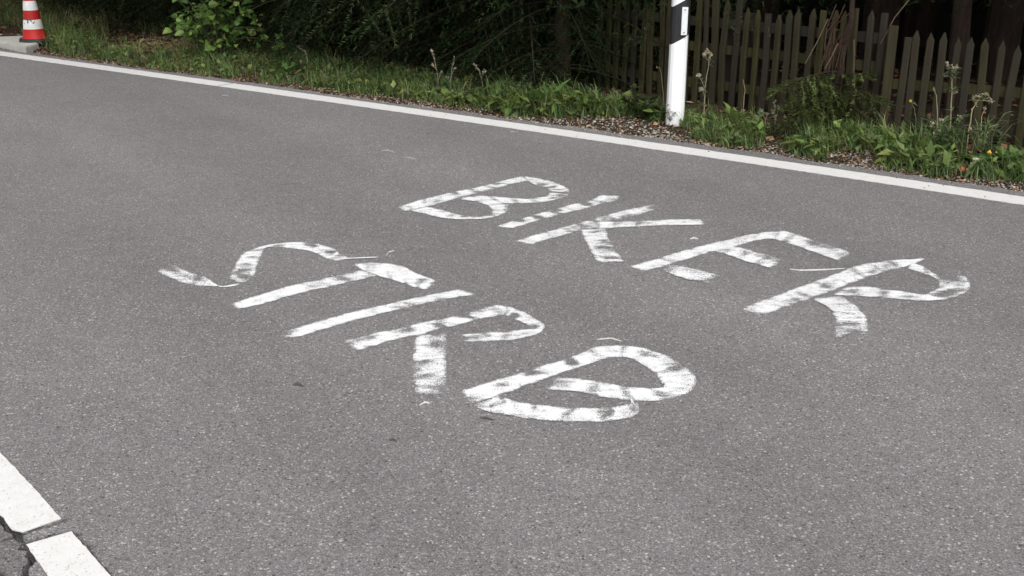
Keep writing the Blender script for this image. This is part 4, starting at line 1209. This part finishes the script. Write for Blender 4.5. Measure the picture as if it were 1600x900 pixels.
def blades(n_clumps, per, accept, hfun, cols, wid, seed, lean=0.35, srange=None, rad=0.035):
    r = np.random.default_rng(seed)
    s = r.uniform(*(srange or (S0 - 1.5, S1 + .7)), n_clumps); e = r.random(n_clumps)
    px = px_of(s); e0 = gx_(px, D0X, D0Y); e1 = gx_(px, DBX, DBY)
    d = e0 + (e1 - e0) * e ** 1.15
    px = sx_of(s, d)
    ok = accept(px, d, s, r)
    s, d, px = s[ok], d[ok], px[ok]
    n = len(s)
    S_ = (s[:, None] + r.normal(0, rad, (n, per))).ravel(); D_ = (d[:, None] + r.normal(0, rad, (n, per))).ravel()
    D_ = np.maximum(D_, 0.02)
    off = edge_off(S_)
    P = along(S_, D_ + off); z = verge_z(S_, D_ + off)
    N = len(S_)
    hc = (hfun(px, d) * (0.35 + 1.05 * r.random(n) ** 1.3))[:, None].repeat(per, 1).ravel()
    h = hc * (0.5 + 0.65 * r.random(N))
    a = (r.random(n)[:, None].repeat(per, 1).ravel() * 2 + r.random(N) * 4.3)
    ln = lean * h * (0.3 + 1.3 * r.random(N))
    dx, dy = np.cos(a), np.sin(a)
    wb = wid * (0.6 + .8 * r.random(N))
    rot = a + np.pi / 2 + r.normal(0, .5, N); wx, wy = np.cos(rot), np.sin(rot)
    lv = []
    for f, lf, wf in ((0, 0, .8), (.45, .18, 1.0), (.8, .6, .7)):
        cx, cy, cz = P[:, 0] + dx * ln * lf, P[:, 1] + dy * ln * lf, z - 0.01 + h * f
        lv += [np.column_stack([cx - wx * wb * wf / 2, cy - wy * wb * wf / 2, cz]), np.column_stack([cx + wx * wb * wf / 2, cy + wy * wb * wf / 2, cz])]
    drop = r.random(N) * 0.25
    lv.append(np.column_stack([P[:, 0] + dx * ln * 1.25, P[:, 1] + dy * ln * 1.25, z + h * (1.0 - drop)]))
    V = np.stack(lv, 1)
    ids = np.arange(N)[:, None] * 7
    Q = np.vstack([ids + np.array([[0, 1, 3, 2]]), ids + np.array([[2, 3, 5, 4]]), ids + np.array([[4, 5, 6, 6]])])
    ck = r.integers(len(cols), size=n)[:, None].repeat(per, 1).ravel()
    C = np.array(cols)[ck] * (0.75 + .5 * r.random(N))[:, None]
    b = MB(); b.add(V.reshape(-1, 3), Q, C[:, None].repeat(7, 1).reshape(-1, 3))
    return b


def acc_green(px, d, s, r):
    p = np.stack([s, d], -1)
    k = vnoise(p, 3.2, 14) * 0.6 + vnoise(p, 9.0, 15) * 0.4
    keep = k > np.interp(px, [0, 400, 800, 1000, 1040, 1250, 1400, 1600], [.50, .40, .35, .42, .44, .44, .40, .38])
    keep &= ~((px > 1012) & (px < 1092) & (d < 0.36) & (r.random(len(px)) < .93))
    keep &= ~((px > 130) & (px < 330) & (d > 1.6))
    keep &= ~((px < 330) & (d > 0.75) & (r.random(len(px)) < 0.72))
    keep &= ~((px > 60) & (px < 130) & (d > 1.0) & (r.random(len(px)) < .3))
    # a worn straw-and-litter hollow before the shrub
    keep &= ~((px > 150) & (px < 300) & (d > .5) & (d < 1.5) & (r.random(len(px)) < .92))
    c = along(s, d + edge_off(s))
    keep &= np.hypot(c[:, 0] - PP[0], c[:, 1] - PP[1]) > 0.085
    keep &= np.hypot(c[:, 0] - CP[0], c[:, 1] - CP[1]) > np.where(px < 49, 0.2, 0.13)
    return keep & ~((px < 45) & (d < 1.0))


GCOL = [(.105, .18, .06), (.135, .215, .07), (.165, .23, .085), (.085, .145, .05), (.125, .195, .095)]
SCOL = [(.15, .16, .07), (.21, .19, .095), (.12, .145, .06), (.27, .23, .13)]
g1 = blades(3700, 11, acc_green, lambda px, d: gx_(px, HX, HY) * np.clip(0.45 + d / 0.5, .4, 1.15), GCOL, 0.0062, 101, 0.6)
tag(g1.build('verge_grass', M['grass']), 'green grass along the road verge', kind='stuff')
g2 = blades(1300, 6, acc_green, lambda px, d: gx_(px, HX, HY) * 1.25, SCOL, 0.0035, 102, 0.45)
tag(g2.build('dry_grass', M['grass']), 'straw-coloured dry blades between the green grass', kind='stuff')


def acc_bank(px, d, s, r):
    p = np.stack([s, d], -1)
    return ((px < 330) | ((px < 425) & (d > .45) & (d < 1.0))) & (d > 0.45) & ((px < 100) | (d < 1.7)) & (vnoise(p, 2.0, 33) > .22) & ~((px < 45) & (d < 1.0)) & ~((px > 165) & (px < 295) & (d < 1.6) & (r.random(len(px)) < .93))


g3 = blades(5200, 9, acc_bank, lambda px, d: np.interp(px, [0, 130, 220, 300, 340, 425], [.30, .20, .14, .14, .20, .18]) * np.clip(.35 + d / 2.2, .4, 1.2), SCOL + [(.08, .11, .04), (.07, .10, .035)], 0.0048, 103, 0.5, (S0 - 4, s_of(400)))
tag(g3.build('bank_grass', M['grass']), 'tall yellowing grass on the bank behind the traffic cone', kind='stuff')

# small broad leaves mixed into the grass
r = np.random.default_rng(9)
wb_ = MB()
nW = 14000
s = r.uniform(S0 - 1, S1 + 1, nW); px = px_of(s)
e0, e1 = gx_(px, D0X, D0Y), np.minimum(gx_(px, DBX, DBY), 1.1)
d = e0 + (e1 - e0) * r.random(nW)
px = sx_of(s, d); ok = acc_green(px, d, s, r); s, d, px = s[ok], d[ok], px[ok]; n = len(s)
P = along(s, d + edge_off(s)); z = verge_z(s, d + edge_off(s)) + r.random(n) * gx_(px, HX, HY) * 0.75
L = (0.03 + .075 * r.random(n) ** 1.5) * np.interp(px, [0, 640, 780, 980, 1040, 1380, 1450, 1600], [.8, .9, 1.45, 1.3, 1.0, 1.05, 1.3, 1.3]); W = L * (.28 + .3 * r.random(n)); a = r.random(n) * 6.28; up = r.normal(.25, .45, n)
dv = np.column_stack([np.cos(a) * np.cos(up), np.sin(a) * np.cos(up), np.sin(up)])
sv = np.column_stack([-np.sin(a), np.cos(a), r.normal(0, .3, n)])
c0 = np.column_stack([P, z])
V = np.stack([c0, c0 + dv * (L * .35)[:, None] + sv * (W / 2)[:, None], c0 + dv * (L * .4)[:, None] - np.array([0, 0, .12]) * W[:, None], c0 + dv * (L * .35)[:, None] - sv * (W / 2)[:, None], c0 + dv * L[:, None] - np.array([0, 0, .2]) * L[:, None]], 1)
ids = np.arange(n)[:, None] * 5
F = np.vstack([ids + np.array([[0, 2, 1, 1]]), ids + np.array([[0, 3, 2, 2]]), ids + np.array([[1, 2, 4, 4]]), ids + np.array([[2, 3, 4, 4]])])
C = np.array([(.13, .20, .05), (.17, .235, .06), (.10, .155, .05), (.21, .235, .075), (.16, .20, .085)])[r.integers(5, size=n)] * (0.7 + .6 * r.random(n))[:, None]
wb_.add(V.reshape(-1, 3), F, C[:, None].repeat(5, 1).reshape(-1, 3))
tag(wb_.build('verge_weeds', M['leaf']), 'small broad-leaved weeds mixed into the verge grass', kind='stuff')

# fallen leaves
LC = 0.8 * np.array([(.16, .085, .05), (.22, .13, .08), (.27, .19, .12), (.12, .06, .04), (.30, .11, .05), (.33, .27, .19), (.19, .11, .08)])


def scatter_litter(n, srange, efun, sz, seed, pal=None):
    r = np.random.default_rng(seed); b = MB()
    s = r.uniform(*srange, n); px = px_of(s); d = efun(px, r, n)
    p = along(s, d + edge_off(s)); z = verge_z(s, d + edge_off(s)) + .004 + .006 * r.random(n)
    L = sz * (.5 + r.random(n)); W = L * (.45 + .3 * r.random(n)); a = r.random(n) * 6.28
    dv = np.column_stack([np.cos(a), np.sin(a), r.normal(0, .25, n)]); sv = np.column_stack([-np.sin(a), np.cos(a), r.normal(0, .3, n)])
    c0 = np.column_stack([p, z]); cz = (L * .22 * r.random(n))
    V = np.stack([c0 - dv * (L / 2)[:, None], c0 + sv * (W / 2)[:, None] + np.array([0, 0, 1]) * cz[:, None], c0 + dv * (L / 2)[:, None] + np.array([0, 0, .6]) * cz[:, None], c0 - sv * (W / 2)[:, None] + np.array([0, 0, 1]) * cz[:, None], c0], 1)
    ids = np.arange(n)[:, None] * 5
    F = np.vstack([ids + np.array([[0, 4, 1, 1]]), ids + np.array([[1, 4, 2, 2]]), ids + np.array([[2, 4, 3, 3]]), ids + np.array([[3, 4, 0, 0]])])
    pal = LC if pal is None else np.array(pal)
    C = pal[r.integers(len(pal), size=n)] * (.6 + .8 * r.random(n))[:, None]
    b.add(V.reshape(-1, 3), F, C[:, None].repeat(5, 1).reshape(-1, 3))
    return b


tag(scatter_litter(9000, (S0 - 2, S1 + 1), lambda px, r, n: gx_(px, D0X, D0Y) * (1.3 * r.random(n) - 0.2) - .05 * r.random(n) + 0.35 * r.random(n) ** 2, .022, 201).build('leaf_litter', M['litter']), 'brown fallen leaves and litter between asphalt and grass', kind='stuff')
tag(scatter_litter(2600, (s_of(60), s_of(185)), lambda px, r, n: .55 + .75 * r.random(n), .04, 207, [(.30, .24, .14), (.24, .19, .11), (.36, .30, .19), (.18, .13, .08)]).build('straw_litter', M['litter']), 'straw-coloured litter in the hollow left of the leafy shrub', kind='stuff')
tag(scatter_litter(6500, (S0 - 2, S1 + 1), lambda px, r, n: .3 + 4.0 * r.random(n), .05, 202).build('forest_litter', M['litter']), 'brown fallen leaves under the trees', kind='stuff')

r = np.random.default_rng(44)
gb_ = MB(); n = 13000
s = r.uniform(S0 - 1, S1 + 1, n); px = px_of(s) + 30
wgt = gx_(px, [0, 300, 600, 780, 860, 950, 1020, 1080, 1180, 1280, 1300, 1360, 1400, 1480, 1560, 1620], [.25, .15, .3, .5, 1, 1, .9, .35, .5, .5, 1, 1, .3, .5, .8, .8])
ok = r.random(n) < wgt; s, px = s[ok], px[ok]; n = len(s)
d = gx_(px, D0X, D0Y) * (1.25 * r.random(n) - .2) + .1 * r.random(n) ** 2
p = along(s, d + edge_off(s)); z = np.maximum(verge_z(s, d + edge_off(s)), np.where(d < 0, 0.0, -1))
rd_ = .0035 + .0085 * r.random(n) ** 2.2
O = np.array([(1, 0, 0), (-.9, .1, 0), (0.1, .9, 0), (0, -1, .1), (0, .1, .75), (0, 0, -.6)])
ang = r.random(n) * 6.28; ca, sa = np.cos(ang), np.sin(ang)
V = O[None] * rd_[:, None, None] * (0.7 + .6 * r.random((n, 6, 1)))
V = np.stack([V[..., 0] * ca[:, None] - V[..., 1] * sa[:, None], V[..., 0] * sa[:, None] + V[..., 1] * ca[:, None], V[..., 2]], -1) + np.column_stack([p, z + .002])[:, None]
Fo = np.array([(0, 2, 4), (2, 1, 4), (1, 3, 4), (3, 0, 4), (2, 0, 5), (1, 2, 5), (3, 1, 5), (0, 3, 5)])
F = (np.arange(n)[:, None, None] * 6 + Fo[None]).reshape(-1, 3)
C = np.array([(.30, .28, .26), (.22, .20, .19), (.42, .39, .36), (.26, .20, .17), (.40, .36, .33)])[r.integers(5, size=n)] * (.7 + .5 * r.random(n))[:, None]
gb_.add(V.reshape(-1, 3), F, C[:, None].repeat(6, 1).reshape(-1, 3))
tag(gb_.build('gravel', M['stone']), 'loose grey gravel along the road edge', kind='stuff')


r = np.random.default_rng(61)
n = 260; gr_ = MB()
s = r.uniform(S0 - .5, S1 + .5, n); d = -0.05 - 1.1 * r.random(n) ** 2.5
p = along(s, d + edge_off(s)); rd_ = .002 + .005 * r.random(n) ** 3
V = O[None] * rd_[:, None, None] * (0.7 + .6 * r.random((n, 6, 1))) + np.column_stack([p, np.full(n, .005)])[:, None]
F = (np.arange(n)[:, None, None] * 6 + Fo[None]).reshape(-1, 3)
C = np.array([(.30, .28, .26), (.42, .39, .36), (.20, .13, .08), (.14, .09, .05)])[r.integers(4, size=n)]
gr_.add(V.reshape(-1, 3), F, C[:, None].repeat(6, 1).reshape(-1, 3))
tag(gr_.build('road_grit', M['stone']), 'loose grit blown onto the asphalt by the edge line', kind='stuff')


# single leaves and stones one can point at
def single_leaf(label, px, py, L, col, rz, tilt=0.3, z=0.03):
    m = leaf_mesh('fallen_leaf', L, L * .7, 2, col, int(px), 0.5)
    m.materials.append(M['litter'])
    P0 = G(px, py)
    tag(link('fallen_leaf', m, None, (P0[0], P0[1], z), (tilt, -tilt, rz)), label, 'leaf', 'single fallen leaves')


single_leaf('bright orange fallen leaf at the asphalt edge below the pointed laths', 1500, 276, .055, (.36, .085, .04), 1.2, .5)
single_leaf('orange-brown curled leaf in the grass on the fence side of the delineator post', 1103, 206, .06, (.36, .15, .075), 2.2, .6, .06)
single_leaf('dark red leaf on the low spruce boughs', 1320, 200, .045, (.25, .05, .03), .6, .7, .1)
single_leaf('dull orange leaf at the gravel edge on the road side of the delineator post', 893, 193, .05, (.34, .13, .06), 2.8, .4)
weed('weed_stalk', 'short grey stalk leaning left, first of the small stalks past the delineator post', 'weed', 1198, 210, 0, [[(1198, 210), (1196, 190), (1190, 172)], [(1196, 190), (1200, 176)]], GREY, None, (HEAD, .005, 5, .3), WG, .003)
weed('weed_stalk', 'short grey stalk at the near edge of the spruce boughs', 'weed', 1232, 216, 0, [[(1232, 216), (1230, 196), (1226, 180)], [(1230, 198), (1238, 184)]], GREY, None, (HEAD, .005, 5, .3), WG, .003)
weed('weed_stalk', 'arching pale stem in front of the last pointed laths', 'weed', 1536, 258, 0, [[(1536, 258), (1538, 220), (1546, 198), (1560, 194)]], STRAW, None, (HEAD, .004, 3, .1), WG, .003)
weed('yellow_flower', 'small yellow flower low in the grass under the arching pale stem', 'flower', 1555, 268, 0, [[(1555, 268), (1556, 250), (1552, 238)]], (0.13, 0.15, 0.08), (GRN, .04, .008, 5, .05, .6), ((0.62, 0.42, 0.05), .008, 3, .03), None, 0.003)

P0 = G(1522, 264)
pb = MB()
u, v = np.meshgrid(np.linspace(0, np.pi, 7), np.linspace(0, 2 * np.pi, 10)[:-1], indexing='ij')
V = np.stack([np.sin(u) * np.cos(v) * .022, np.sin(u) * np.sin(v) * .018, np.cos(u) * .014], -1) * (0.9 + .2 * np.random.default_rng(2).random((7, 9, 1)))
V[0] = V[0].mean(0); V[-1] = V[-1].mean(0)
pb.add(V.reshape(-1, 3), [(i * 9 + j, (i + 1) * 9 + j, (i + 1) * 9 + (j + 1) % 9, i * 9 + (j + 1) % 9) for i in range(6) for j in range(9)], (.50, .44, .36))
o = pb.build('pebble', M['stone'], smooth=True); o.location = (P0[0], P0[1], .055)
tag(o, 'pale pebble lying in the grass above the bright orange leaf', 'pebble')
